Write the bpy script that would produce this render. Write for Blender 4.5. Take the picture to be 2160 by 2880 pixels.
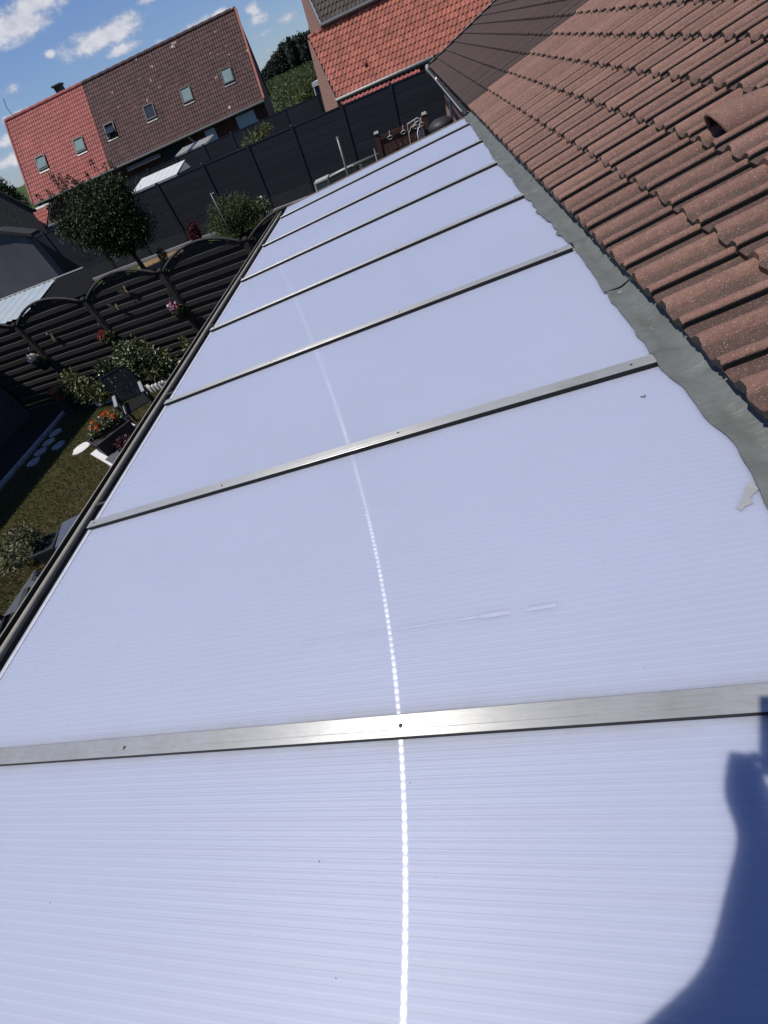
import bpy, math, random
import numpy as np
from mathutils import Matrix, Vector
random.seed(7); RNG = np.random.default_rng(7)
rad = math.radians
for o in list(bpy.data.objects): bpy.data.objects.remove(o)
SC = bpy.context.scene
COL = SC.collection

# ------------------------------------------------------------------ camera
H = 3.4                                   # lens height above the garden
RW = np.array([[0.9576667813396033, 0.01872277248613402, -0.2872695488719209],
               [0.17296141313808788, 0.7602764548652322, 0.6261501910427164],
               [0.2301275417761207, -0.6493297852154843, 0.7248531882720064]])
FPX = 1153.55
cam = bpy.data.cameras.new('camera'); camo = bpy.data.objects.new('camera', cam); COL.objects.link(camo)
cam.sensor_fit = 'VERTICAL'; cam.sensor_height = 36.0; cam.lens = FPX / 2880 * 36.0
cam.clip_start = 0.02; cam.clip_end = 3000
m4 = Matrix([[RW[0][0], RW[1][0], RW[2][0], 0], [RW[0][1], RW[1][1], RW[2][1], 0], [RW[0][2], RW[1][2], RW[2][2], H], [0, 0, 0, 1]])
camo.matrix_world = m4
SC.camera = camo
def ray(p):
    v = RW.T @ np.array([p[0] - 1080, -(p[1] - 1440), -FPX]); return v / np.linalg.norm(v)
def px(P):
    c = RW @ (np.array(P, float) - np.array([0, 0, H])); 
    if c[2] > -1e-3: return (-1e5, -1e5)
    return (1080 + FPX * c[0] / -c[2], 1440 - FPX * c[1] / -c[2])

# ------------------------------------------------------------------ sky + sun
SUN = Vector((-0.3985, -0.2169, 0.8911)).normalized()
W = bpy.data.worlds.new('World'); SC.world = W; W.use_nodes = True
nt = W.node_tree; N = nt.nodes; LK = nt.links; N.clear()
out = N.new('ShaderNodeOutputWorld'); bg = N.new('ShaderNodeBackground')
sky = N.new('ShaderNodeTexSky'); sky.sky_type = 'NISHITA'; sky.sun_disc = False
sky.sun_elevation = math.asin(SUN.z); sky.sun_rotation = math.atan2(SUN.x, SUN.y)
sky.air_density = 1.0; sky.dust_density = 0.25; sky.ozone_density = 2.5
SKY_STRENGTH = 0.066
def wm(op, a, b=None, clamp=False):
    n = N.new('ShaderNodeMath'); n.operation = op; n.use_clamp = clamp
    for i, x in enumerate((a, b)):
        if x is None: continue
        if isinstance(x, (int, float)): n.inputs[i].default_value = x
        else: LK.new(x, n.inputs[i])
    return n.outputs[0]
tc = N.new('ShaderNodeTexCoord'); sep = N.new('ShaderNodeSeparateXYZ'); LK.new(tc.outputs['Generated'], sep.inputs[0])
az = wm('MULTIPLY', wm('ARCTAN2', sep.outputs[0], sep.outputs[1]), 57.29578)
el = wm('MULTIPLY', wm('ARCSINE', sep.outputs[2]), 57.29578)
comb = N.new('ShaderNodeCombineXYZ'); LK.new(az, comb.inputs[0]); LK.new(wm('MULTIPLY', el, 1.9), comb.inputs[1])
def wnoise(scale, detail, rough=0.6, off=0.0):
    n = N.new('ShaderNodeTexNoise'); n.inputs['Scale'].default_value = scale; n.inputs['Detail'].default_value = detail
    n.inputs['Roughness'].default_value = rough
    mp = N.new('ShaderNodeMapping'); mp.inputs['Location'].default_value = (off, off * .37, 0); LK.new(comb.outputs[0], mp.inputs[0])
    LK.new(mp.outputs[0], n.inputs['Vector']); return n.outputs['Fac']
n1 = wm('SUBTRACT', wnoise(0.62, 6, .66), 0.5)
# cumulus: azimuth, elevation, half width, half height (degrees), density
clouds = [(-29.8, 8.9, 3.3, .95, 1.0), (-28.0, 9.4, 2.2, .7, .95), (-24.2, 6.75, 4.1, .72, .95), (-22.3, 7.0, 1.9, .55, .8), (-23.4, 5.8, 1.7, .32, .85),
          (-28.9, 7.0, .55, .28, .8), (-20.2, 5.4, .9, .3, .35), (-16.6, 5.15, 2.3, .5, .9), (-14.6, 5.25, 1.0, .4, .8), (-11.6, 4.75, .8, .5, .9), (-11.6, 4.15, 1.2, .4, .75),
          (-11.9, 3.3, 1.6, .3, .45), (-25.8, 9.1, .9, .4, .5), (-19.3, 7.6, 1.6, .3, .7), (-16.6, 6.9, 1.2, .3, .6), (-28.6, 4.8, 1.3, .28, .6), (-33.2, 6.1, 1.0, .35, .55),
          (-33.9, 4.7, 1.6, .4, .7), (-35.6, 3.7, 1.8, .5, .75), (-36.6, 2.6, 2.6, .5, .8), (-8.9, 3.5, 1.1, .35, .6), (-11.6, 2.3, 1.2, .22, .4), (-40, 6.0, 3.2, .8, .9), (-3, 6.5, 4, .9, .9)]
acc = None
for (a0, e0, hw, hh, dn) in clouds:
    da = wm('MULTIPLY', wm('SUBTRACT', az, a0), 1 / hw); de0 = wm('SUBTRACT', el, e0)
    # flat base: lower half falls off faster
    de = wm('MULTIPLY', de0, 1 / hh)
    d = wm('SUBTRACT', 1.0, wm('SQRT', wm('ADD', wm('MULTIPLY', da, da), wm('MULTIPLY', de, de))))
    d = wm('MULTIPLY', wm('MAXIMUM', wm('ADD', d, .35), 0.0), dn)
    acc = d if acc is None else wm('MAXIMUM', acc, d)
# the rest of the sky carries the same scattered cumulus
gen = wm('MULTIPLY', wm('MAXIMUM', wm('SUBTRACT', wnoise(0.09, 4, .6, 77.), .56), 0), 5.0)
away = wm('MULTIPLY', wm('SUBTRACT', el, 11.0), .12, True)
acc = wm('MAXIMUM', acc, wm('MULTIPLY', gen, away))
fill = wm('ADD', acc, wm('MULTIPLY', n1, 1.6))
mr = N.new('ShaderNodeMapRange'); mr.interpolation_type = 'SMOOTHSTEP'; LK.new(fill, mr.inputs[0])
mr.inputs[1].default_value = .16; mr.inputs[2].default_value = .95
gate = wm('MULTIPLY', acc, 3.2, True)
cov = wm('MULTIPLY', wm('MULTIPLY', mr.outputs[0], gate), .86)
mixs = N.new('ShaderNodeMixRGB'); LK.new(cov, mixs.inputs[0])
tint = N.new('ShaderNodeMixRGB'); tint.blend_type = 'MULTIPLY'; tint.inputs[0].default_value = 1.0
LK.new(sky.outputs[0], tint.inputs[1]); tint.inputs[2].default_value = (.90, 1.03, 1.42, 1)
LK.new(tint.outputs[0], mixs.inputs[1])
# cloud tone: paler tops, greyer bellies from fine noise
ct = N.new('ShaderNodeMixRGB'); LK.new(wm('MULTIPLY', wm('ADD', wm('MULTIPLY', n1, 2.2), wm('MULTIPLY', cov, .9)), 1.0, True), ct.inputs[0])
ct.inputs[1].default_value = (6.6, 7.0, 8.4, 1); ct.inputs[2].default_value = (11.5, 11.3, 11.8, 1)
LK.new(ct.outputs[0], mixs.inputs[2])
LK.new(mixs.outputs[0], bg.inputs[0]); bg.inputs[1].default_value = SKY_STRENGTH
LK.new(bg.outputs[0], out.inputs[0])
try: W.cycles.sampling_method = 'MANUAL'; W.cycles.sample_map_resolution = 256
except Exception: pass
sl = bpy.data.lights.new('sun', 'SUN'); sl.energy = 4.2; sl.angle = rad(0.53); sl.color = (1.0, .965, .91)
so = bpy.data.objects.new('sun', sl); COL.objects.link(so); so.rotation_euler = SUN.to_track_quat('Z', 'Y').to_euler(); so.location = (0, 0, 30)
SC.view_settings.view_transform = 'Standard'; SC.view_settings.look = 'None'; SC.view_settings.gamma = 1.0
SC.view_settings.use_curve_mapping = False; SC.view_settings.exposure = 0.0
SC.render.engine = 'CYCLES'
SC.cycles.max_bounces = 5; SC.cycles.diffuse_bounces = 2; SC.cycles.glossy_bounces = 2; SC.cycles.transmission_bounces = 2; SC.cycles.use_denoising = True

# ------------------------------------------------------------------ materials
def newmat(name):
    m = bpy.data.materials.new(name); m.use_nodes = True
    nt = m.node_tree; b = nt.nodes['Principled BSDF']; return m, nt, b
def nmath(nt, op, a, b=None, clamp=False):
    n = nt.nodes.new('ShaderNodeMath'); n.operation = op; n.use_clamp = clamp
    for i, x in enumerate((a, b)):
        if x is None: continue
        if isinstance(x, (int, float)): n.inputs[i].default_value = x
        else: nt.links.new(x, n.inputs[i])
    return n.outputs[0]
def nmix(nt, fac, a, b, mode='MIX'):
    n = nt.nodes.new('ShaderNodeMixRGB'); n.blend_type = mode
    for i, x in ((0, fac), (1, a), (2, b)):
        if isinstance(x, (int, float)): n.inputs[i].default_value = x
        elif isinstance(x, tuple): n.inputs[i].default_value = (*x[:3], 1)
        else: nt.links.new(x, n.inputs[i])
    return n.outputs[0]
def nnoise(nt, scale, detail=4, rough=.55, vec=None, stretch=None):
    if vec is None: vec = nt.nodes.new('ShaderNodeNewGeometry').outputs['Position']
    if stretch:
        mp = nt.nodes.new('ShaderNodeMapping'); mp.inputs['Scale'].default_value = stretch; nt.links.new(vec, mp.inputs[0]); vec = mp.outputs[0]
    n = nt.nodes.new('ShaderNodeTexNoise'); n.inputs['Scale'].default_value = scale; n.inputs['Detail'].default_value = detail; n.inputs['Roughness'].default_value = rough
    nt.links.new(vec, n.inputs['Vector']); return n.outputs['Fac']
def nramp(nt, fac, lo, hi):
    n = nt.nodes.new('ShaderNodeMapRange'); n.inputs[1].default_value = lo; n.inputs[2].default_value = hi; nt.links.new(fac, n.inputs[0]); return n.outputs[0]
def nbump(nt, b, h, strength, dist):
    n = nt.nodes.new('ShaderNodeBump'); n.inputs['Strength'].default_value = strength; n.inputs['Distance'].default_value = dist
    nt.links.new(h, n.inputs['Height']); nt.links.new(n.outputs[0], b.inputs['Normal'])
def MAT(name, c1, c2=None, scale=6, rough=.7, bump=0, bscale=60, bdist=.003, metal=0, spec=.4, rnd=0.0, speck=None, stretch=None, island=0.0):
    m, nt, b = newmat(name)
    c2 = c2 or tuple(x * .72 for x in c1)
    f = nramp(nt, nnoise(nt, scale, 6, .62, stretch=stretch), .3, .7)
    col = nmix(nt, f, c1, c2)
    if rnd or island:
        src = nt.nodes.new('ShaderNodeObjectInfo').outputs['Random'] if rnd else nt.nodes.new('ShaderNodeNewGeometry').outputs['Random Per Island']
        k = rnd or island
        fac = nmath(nt, 'ADD', nmath(nt, 'MULTIPLY', src, 2 * k), 1 - k)
        cc = nt.nodes.new('ShaderNodeCombineXYZ')
        for i in range(3): nt.links.new(fac, cc.inputs[i])
        col = nmix(nt, 1.0, col, cc.outputs[0], 'MULTIPLY')
    if speck:
        sc_, thr, scol = speck
        col = nmix(nt, nmath(nt, 'GREATER_THAN', nnoise(nt, sc_, 1, .5), thr), col, scol)
    nt.links.new(col, b.inputs['Base Color'])
    b.inputs['Roughness'].default_value = rough; b.inputs['Metallic'].default_value = metal; b.inputs['Specular IOR Level'].default_value = spec
    if bump: nbump(nt, b, nnoise(nt, bscale, 5, .6), bump, bdist)
    return m
M = {}
def leafmat(name, c1, c2, c3=None, gloss=.45, trans=.25):
    m, nt, b = newmat(name)
    r = nt.nodes.new('ShaderNodeNewGeometry').outputs['Random Per Island']
    col = nmix(nt, r, c1, c2)
    if c3: col = nmix(nt, nmath(nt, 'GREATER_THAN', r, .8), col, c3)
    nt.links.new(col, b.inputs['Base Color']); b.inputs['Roughness'].default_value = gloss; b.inputs['Specular IOR Level'].default_value = .45
    tr = nt.nodes.new('ShaderNodeBsdfTranslucent'); nt.links.new(col, tr.inputs[0])
    mx = nt.nodes.new('ShaderNodeMixShader'); mx.inputs[0].default_value = trans
    nt.links.new(b.outputs[0], mx.inputs[1]); nt.links.new(tr.outputs[0], mx.inputs[2])
    nt.links.new(mx.outputs[0], nt.nodes['Material Output'].inputs[0]); return m

# ------------------------------------------------------------------ mesh helpers
class MB:
    def __init__(s): s.v = []; s.f = []
    def add(s, vs, fs):
        o = len(s.v); s.v += [tuple(map(float, v)) for v in vs]; s.f += [tuple(i + o for i in f) for f in fs]; return s
    def box(s, c, d, R=None, taper=1.0):
        hx, hy, hz = d[0] / 2, d[1] / 2, d[2] / 2; vs = []
        for z, t in ((-hz, 1), (hz, taper)):
            for x, y in ((-hx, -hy), (hx, -hy), (hx, hy), (-hx, hy)): vs.append(Vector((x * t, y * t, z)))
        if R is not None: vs = [R @ v for v in vs]
        c = Vector(c)
        return s.add([v + c for v in vs], [(3, 2, 1, 0), (4, 5, 6, 7), (0, 1, 5, 4), (1, 2, 6, 5), (2, 3, 7, 6), (3, 0, 4, 7)])
    def bbox(s, a, b): return s.box([(a[i] + b[i]) / 2 for i in range(3)], [abs(b[i] - a[i]) for i in range(3)])
    def bar(s, p, q, w, h=None, up=(0, 0, 1)):
        p = Vector(p); q = Vector(q); h = h or w; d = (q - p); L = d.length; d.normalize(); u = Vector(up)
        if abs(d.dot(u)) > .98: u = Vector((1, 0, 0))
        x = d.cross(u).normalized(); y = x.cross(d)
        R = Matrix((x, d, y)).transposed(); return s.box((p + q) / 2, (w, L, h), R)
    def tube(s, pts, r, n=8, cap=True, closed=False):
        pts = [Vector(p) for p in pts]; rs = r if isinstance(r, (list, tuple)) else [r] * len(pts); rings = []; prev = None
        for i, p in enumerate(pts):
            if closed: d = pts[(i + 1) % len(pts)] - pts[i - 1]
            else: d = pts[min(i + 1, len(pts) - 1)] - pts[max(i - 1, 0)]
            d.normalize(); u = prev if prev is not None else (Vector((0, 0, 1)) if abs(d.z) < .9 else Vector((1, 0, 0)))
            x = d.cross(u); 
            if x.length < 1e-4: x = d.cross(Vector((0, 1, 0)))
            x.normalize(); y = x.cross(d); prev = y
            rings.append([p + (x * math.cos(2 * math.pi * k / n) + y * math.sin(2 * math.pi * k / n)) * rs[i] for k in range(n)])
        o = len(s.v); s.v += [tuple(v) for rg in rings for v in rg]
        m = len(pts)
        for i in range(m if closed else m - 1):
            for k in range(n):
                a = o + i * n + k; b = o + i * n + (k + 1) % n; c = o + ((i + 1) % m) * n + (k + 1) % n; d_ = o + ((i + 1) % m) * n + k; s.f.append((a, b, c, d_))
        if cap and not closed: s.f.append(tuple(o + k for k in range(n))[::-1]); s.f.append(tuple(o + (m - 1) * n + k for k in range(n)))
        return s
    def lathe(s, prof, c, n=16, R=None):
        c = Vector(c); o = len(s.v)
        for (r, z) in prof:
            for k in range(n):
                v = Vector((r * math.cos(2 * math.pi * k / n), r * math.sin(2 * math.pi * k / n), z)); s.v.append(tuple((R @ v if R is not None else v) + c))
        for i in range(len(prof) - 1):
            for k in range(n): s.f.append((o + i * n + k, o + i * n + (k + 1) % n, o + (i + 1) * n + (k + 1) % n, o + (i + 1) * n + k))
        return s
    def prism(s, poly, fn0, fn1):          # polygon of 2-D points, two maps to 3-D
        n = len(poly); s.add([fn0(*p) for p in poly] + [fn1(*p) for p in poly], [tuple(range(n))[::-1], tuple(range(n, 2 * n))] + [(i, (i + 1) % n, n + (i + 1) % n, n + i) for i in range(n)]); return s
    def mesh(s, name, mat, smooth=False, auto=None):
        me = bpy.data.meshes.new(name); me.from_pydata(s.v, [], s.f); me.update()
        if mat is not None: me.materials.append(mat)
        if smooth: me.polygons.foreach_set('use_smooth', [True] * len(me.polygons))
        return me
def link(name, me, parent=None):
    o = bpy.data.objects.new(name, me); COL.objects.link(o)
    if parent is not None: setpar(o, parent)
    return o
def setpar(o, parent):
    o.parent = parent
    if parent.type == 'EMPTY' and parent.parent is None: o.matrix_parent_inverse = Matrix.Translation(-Vector(parent.location))
def part(name, mb, mat, parent, smooth=False, angle=None):
    o = link(name, mb.mesh(name, M[mat] if isinstance(mat, str) else mat, smooth), parent)
    if smooth and angle: sharp(o.data, angle)
    return o
def sharp(me, deg):
    try: me.set_sharp_from_angle(angle=rad(deg))
    except Exception: pass
def thing(name, loc, label, cat, group=None):
    e = bpy.data.objects.new(name, None); COL.objects.link(e); e.location = loc; e.empty_display_size = .2
    return tag(e, label, cat, group)
def tag(o, label, cat, group=None):
    o['label'] = label; o['category'] = cat
    if group: o['group'] = group
    return o
def single(name, mb, mat, label, cat, group=None, smooth=False, origin=None, angle=None):
    o = link(name, mb.mesh(name, M[mat] if isinstance(mat, str) else mat, smooth))
    if smooth and angle: sharp(o.data, angle)
    return tag(o, label, cat, group)
def struct(name, mb, mat, kind='structure', smooth=False):
    o = link(name, mb.mesh(name, M[mat] if isinstance(mat, str) else mat, smooth)); o['kind'] = kind; return o
def npmesh(name, V, F, mat, smooth=False):
    me = bpy.data.meshes.new(name); V = np.asarray(V, np.float32); F = np.asarray(F, np.int32); k = F.shape[1]
    me.vertices.add(len(V)); me.vertices.foreach_set('co', V.ravel()); me.loops.add(F.size); me.loops.foreach_set('vertex_index', F.ravel())
    me.polygons.add(len(F)); me.polygons.foreach_set('loop_start', np.arange(0, F.size, k, dtype=np.int32)); me.polygons.foreach_set('loop_total', np.full(len(F), k, np.int32))
    me.update(calc_edges=True); me.materials.append(M[mat] if isinstance(mat, str) else mat)
    me.polygons.foreach_set('use_smooth', [bool(smooth)] * len(F))
    return me
def leaves(blobs, n, size, aspect=.5, seed=1, shell=.55, droop=.0, clump=0):
    """diamond leaves folded on the midrib, scattered through ellipsoids; returns V,F"""
    r = np.random.default_rng(seed); vol = np.array([b[1][0] * b[1][1] * b[1][2] for b in blobs]) ** .75; w = vol / vol.sum()
    idx = r.choice(len(blobs), n, p=w)
    d = r.normal(size=(n, 3)); d /= np.linalg.norm(d, axis=1)[:, None]; rr = (shell + (1 - shell) * r.random(n)) * (r.random(n) ** .22)
    if clump:
        cd = r.normal(size=(clump, 3)); cd /= np.linalg.norm(cd, axis=1)[:, None]; ci = r.integers(0, clump, n)
        d = cd[ci] + r.normal(size=(n, 3)) * .28; d /= np.linalg.norm(d, axis=1)[:, None]; rr = rr * (1 + .16 * r.normal(size=clump)[ci])
    C = np.array([b[0] for b in blobs])[idx]; Rd = np.array([b[1] for b in blobs])[idx]
    P = C + d * Rd * rr[:, None]
    ax = r.normal(size=(n, 3)) + d * .9; ax[:, 2] -= droop; ax /= np.linalg.norm(ax, axis=1)[:, None]
    up = r.normal(size=(n, 3)) * .7 + np.array([0, 0, 1.0]) + d * .4; sd = np.cross(ax, up); sd /= (np.linalg.norm(sd, axis=1)[:, None] + 1e-9); nn = np.cross(sd, ax)
    L = size * (.6 + .8 * r.random(n))[:, None]; Wd = L * aspect
    v0 = P; v1 = P + ax * L * .5 + sd * Wd * .5 + nn * L * .08; v2 = P + ax * L; v3 = P + ax * L * .5 - sd * Wd * .5 + nn * L * .08
    V = np.stack([v0, v1, v2, v3], 1).reshape(-1, 3); F = np.arange(n * 4).reshape(n, 4); return V, F
def foliage(name, VF, mat, parent):
    return link(name, npmesh(name, VF[0], VF[1], mat), parent)
def stems(mb, base, tips, r0, r1=None, n=5):
    for t in tips:
        b = Vector(base); t = Vector(t); md = (b + t) / 2 + Vector((random.uniform(-.1, .1), random.uniform(-.1, .1), .1)) * (t - b).length
        mb.tube([b, md, t], [r0, r0 * .7, r1 or r0 * .3], n)
    return mb


# ------------------------------------------------------------------ material list
M['lawn'] = MAT('lawn', (.048, .056, .014), (.088, .064, .032), scale=1.3, rough=.95, bump=.8, bscale=160, bdist=.02, spec=.1)
M['grass'] = MAT('grass', (.05, .075, .018), (.075, .085, .028), scale=2.0, rough=.95, bump=.8, bscale=90, bdist=.03, spec=.1)
M['grassblade'] = leafmat('grassblade', (.042, .058, .012), (.105, .078, .036), (.066, .08, .018), .8, .2)
M['terrain'] = MAT('terrain', (.045, .07, .02), (.06, .09, .028), scale=.05, rough=.95, bump=.6, bscale=2, bdist=.4, spec=.1)
M['deck'] = MAT('deck', (.075, .085, .105), (.06, .068, .085), scale=5, rough=.6, stretch=(1, 14, 1))
M['soil'] = MAT('soil', (.05, .038, .028), (.03, .024, .018), scale=12, rough=.95, bump=.6, bscale=40, bdist=.02)
M['soil_dark'] = MAT('soil_dark', (.022, .018, .015), (.014, .012, .01), scale=12, rough=.95, bump=.6, bscale=40, bdist=.02)  # darker soil copy, the yard's shade put into its colour
M['mulch'] = MAT('mulch', (.30, .19, .09), (.12, .07, .035), scale=26, rough=.9, bump=.8, bscale=50, bdist=.02)
M['kerb'] = MAT('kerb', (.34, .33, .33), (.24, .235, .23), scale=9, rough=.85, bump=.3)
M['stone_grey'] = MAT('stone_grey', (.36, .35, .35), (.26, .25, .25), scale=10, rough=.85, bump=.4, rnd=.1)
M['white_stone'] = MAT('white_stone', (.74, .72, .68), (.6, .57, .53), scale=14, rough=.8, bump=.4, rnd=.08)
M['path'] = MAT('path', (.42, .38, .30), (.36, .33, .26), scale=.6, rough=.9)
def panelmat():
    m, nt, b = newmat('polycarbonate')
    geo = nt.nodes.new('ShaderNodeNewGeometry'); uv = nt.nodes.new('ShaderNodeUVMap'); uv.uv_map = 'flute'
    sp = nt.nodes.new('ShaderNodeSeparateXYZ'); nt.links.new(uv.outputs[0], sp.inputs[0])
    ph = nmath(nt, 'FRACT', nmath(nt, 'MULTIPLY', sp.outputs[1], 50.0))
    web = nramp(nt, nmath(nt, 'ABSOLUTE', nmath(nt, 'SUBTRACT', ph, .5)), .40, .5)         # inner webs showing through the skin
    big = nramp(nt, nnoise(nt, .8, 4, .55), .3, .7)
    col = nmix(nt, big, (.344, .375, .487), (.323, .350, .456))
    col = nmix(nt, nmath(nt, 'MULTIPLY', web, .65), col, (.395, .425, .54))
    run = nramp(nt, nnoise(nt, 2.2, 7, .7, stretch=(.5, 9, 1)), .5, .85)              # rain streaks run down the flutes
    col = nmix(nt, nmath(nt, 'MULTIPLY', run, .34), col, (.345, .345, .395))
    at = nt.nodes.new('ShaderNodeAttribute'); at.attribute_name = 'dust'; dust = nmath(nt, 'MULTIPLY', at.outputs['Fac'], nramp(nt, nnoise(nt, 11, 6, .7, stretch=(.6, 1, 1)), .3, .75))     # dust held against the bars
    col = nmix(nt, nmath(nt, 'MULTIPLY', dust, .5), col, (.25, .235, .21))
    grime = nramp(nt, nnoise(nt, 5, 8, .7), .55, .9)
    col = nmix(nt, nmath(nt, 'MULTIPLY', grime, .22), col, (.30, .295, .34))
    nt.links.new(col, b.inputs['Base Color'])
    b.inputs['Roughness'].default_value = .54; b.inputs['Specular IOR Level'].default_value = .5
    b.inputs['Subsurface Weight'].default_value = .7; b.inputs['Subsurface Radius'].default_value = (1, 1, 1.1); b.inputs['Subsurface Scale'].default_value = .05; b.subsurface_method = 'BURLEY'
    tg = nt.nodes.new('ShaderNodeTangent'); tg.direction_type = 'UV_MAP'; tg.uv_map = 'flute'
    gl = nt.nodes.new('ShaderNodeBsdfAnisotropic'); gl.distribution = 'BECKMANN'; gl.inputs['Roughness'].default_value = .128; gl.inputs['Anisotropy'].default_value = .95; gl.inputs['Rotation'].default_value = 0.0
    nt.links.new(tg.outputs[0], gl.inputs['Tangent'])
    fr = nt.nodes.new('ShaderNodeFresnel'); fr.inputs[0].default_value = 1.42
    mx = nt.nodes.new('ShaderNodeMixShader'); bead = nmath(nt, 'ADD', .3, nmath(nt, 'MULTIPLY', nramp(nt, nmath(nt, 'ABSOLUTE', nmath(nt, 'SUBTRACT', ph, .5)), .48, .05), 1.15))      # gloss lies on the flute crowns
    bead = nmath(nt, 'MULTIPLY', bead, nramp(nt, nnoise(nt, 7, 3, .6), .15, .7))
    nt.links.new(nmath(nt, 'MULTIPLY', nmath(nt, 'MULTIPLY', fr.outputs[0], .13), bead), mx.inputs[0]); nt.links.new(b.outputs[0], mx.inputs[1]); nt.links.new(gl.outputs[0], mx.inputs[2])
    nt.links.new(mx.outputs[0], nt.nodes['Material Output'].inputs[0])
    return m
M['panel'] = panelmat()
def alumat():
    m, nt, b = newmat('aluminium')
    streak = nramp(nt, nnoise(nt, 3, 6, .7, stretch=(1.2, 60, 60)), .3, .7); stain = nramp(nt, nnoise(nt, 7, 6, .65), .42, .75)
    col = nmix(nt, streak, (.52, .515, .49), (.43, .425, .40)); col = nmix(nt, nmath(nt, 'MULTIPLY', stain, .55), col, (.24, .235, .21))
    nt.links.new(col, b.inputs['Base Color']); b.inputs['Metallic'].default_value = .45
    nt.links.new(nmath(nt, 'ADD', nmath(nt, 'MULTIPLY', stain, .15), .36), b.inputs['Roughness'])
    tv = nt.nodes.new('ShaderNodeCombineXYZ'); tv.inputs[1].default_value = 1.0; nt.links.new(tv.outputs[0], b.inputs['Tangent']); b.inputs['Anisotropic'].default_value = .8
    nbump(nt, b, nnoise(nt, 14, 4, .6, stretch=(1, 30, 30)), .12, .002); return m
M['alu'] = alumat()
M['gasket'] = MAT('gasket', (.012, .012, .012), rough=.7)
M['felt'] = MAT('roofing_felt', (.006, .006, .006), (.01, .01, .01), scale=9, rough=.95, spec=.1)
M['screw'] = MAT('screw', (.05, .045, .04), (.12, .08, .05), scale=200, rough=.5, metal=.6)
M['white_trim'] = MAT('white_trim', (.56, .56, .60), (.46, .46, .49), scale=20, rough=.5)
M['gutter_in'] = MAT('gutter_in', (.022, .02, .018), (.07, .066, .058), scale=16, rough=.85, bump=.5, bscale=90)
def gutmat():
    m, nt, b = newmat('gutter_bead')
    f = nramp(nt, nnoise(nt, 10, 6, .65), .35, .7); col = nmix(nt, f, (.33, .30, .235), (.24, .215, .165))
    r = nramp(nt, nnoise(nt, 1.7, 5, .7), .66, .70); col = nmix(nt, r, col, (.16, .055, .025))
    nt.links.new(col, b.inputs['Base Color']); b.inputs['Roughness'].default_value = .55; return m
M['gutter_bead'] = gutmat()
def leadmat():
    m, nt, b = newmat('flashing')
    f = nramp(nt, nnoise(nt, 6, 7, .65), .3, .7); col = nmix(nt, f, (.140, .152, .143), (.108, .113, .104))
    d = nramp(nt, nnoise(nt, 2.3, 6, .7), .5, .75); col = nmix(nt, nmath(nt, 'MULTIPLY', d, .6), col, (.085, .083, .075))
    sc_ = nramp(nt, nnoise(nt, 24, 4, .6, stretch=(3, .5, 1)), .66, .74); col = nmix(nt, nmath(nt, 'MULTIPLY', sc_, .55), col, (.27, .27, .265))
    nt.links.new(col, b.inputs['Base Color']); b.inputs['Roughness'].default_value = .52; b.inputs['Specular IOR Level'].default_value = .35
    nbump(nt, b, nmath(nt, 'ADD', nnoise(nt, 8, 6, .65), nmath(nt, 'MULTIPLY', nnoise(nt, 16, 3, .5, stretch=(1, 3, 1)), .6)), .55, .016); return m
M['flashing'] = leadmat()
M['sealant'] = MAT('sealant', (.33, .33, .33), (.27, .27, .27), scale=30, rough=.5)
M['residue'] = MAT('residue', (.42, .435, .53), (.375, .40, .505), scale=30, rough=.5)
M['debris'] = MAT('debris', (.06, .05, .035), (.16, .13, .08), scale=90, rough=.9)
def tilemat(name, c1, c2, cd, sparkle=True, rnd=.14, silty=.92):
    m, nt, b = newmat(name)
    geo = nt.nodes.new('ShaderNodeNewGeometry')
    f = nramp(nt, nnoise(nt, 5, 8, .7), .3, .72); col = nmix(nt, f, c1, c2)
    g = nramp(nt, nnoise(nt, 55, 4, .7), .35, .68); col = nmix(nt, nmath(nt, 'MULTIPLY', g, .45), col, cd)
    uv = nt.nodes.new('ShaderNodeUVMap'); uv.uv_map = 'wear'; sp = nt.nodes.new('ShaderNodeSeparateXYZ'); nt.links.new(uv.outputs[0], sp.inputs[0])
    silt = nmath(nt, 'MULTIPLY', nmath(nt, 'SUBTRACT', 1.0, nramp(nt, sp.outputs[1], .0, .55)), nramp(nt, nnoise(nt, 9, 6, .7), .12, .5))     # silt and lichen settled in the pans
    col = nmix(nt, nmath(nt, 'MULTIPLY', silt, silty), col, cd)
    oi = nt.nodes.new('ShaderNodeObjectInfo'); fac = nmath(nt, 'ADD', nmath(nt, 'MULTIPLY', oi.outputs['Random'], 2 * rnd), 1 - rnd)
    cc = nt.nodes.new('ShaderNodeCombineXYZ'); [nt.links.new(fac, cc.inputs[i]) for i in range(3)]
    col = nmix(nt, 1.0, col, cc.outputs[0], 'MULTIPLY')
    if sparkle:
        s1 = nmath(nt, 'GREATER_THAN', nnoise(nt, 230, 2, .5), .665); col = nmix(nt, nmath(nt, 'MULTIPLY', s1, .8), col, (.55, .42, .34))
    l = nramp(nt, nnoise(nt, 13, 6, .75), .63, .74); col = nmix(nt, nmath(nt, 'MULTIPLY', l, .5), col, tuple(x * .55 for x in cd))
    nt.links.new(col, b.inputs['Base Color']); b.inputs['Roughness'].default_value = .72; b.inputs['Specular IOR Level'].default_value = .3
    nbump(nt, b, nnoise(nt, 120, 5, .7), 1.0, .006); return m
M['tile'] = tilemat('roof_tile_brown', (.272, .150, .111), (.204, .106, .079), (.076, .047, .038))
M['tile_plain'] = tilemat('roof_tile_hood', (.255, .142, .106), (.19, .10, .075), (.10, .062, .05), True, .05, 0.0)
M['tile_dark'] = tilemat('roof_tile_dark', (.076, .047, .040), (.060, .038, .033), (.045, .03, .026), False, .06)
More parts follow.
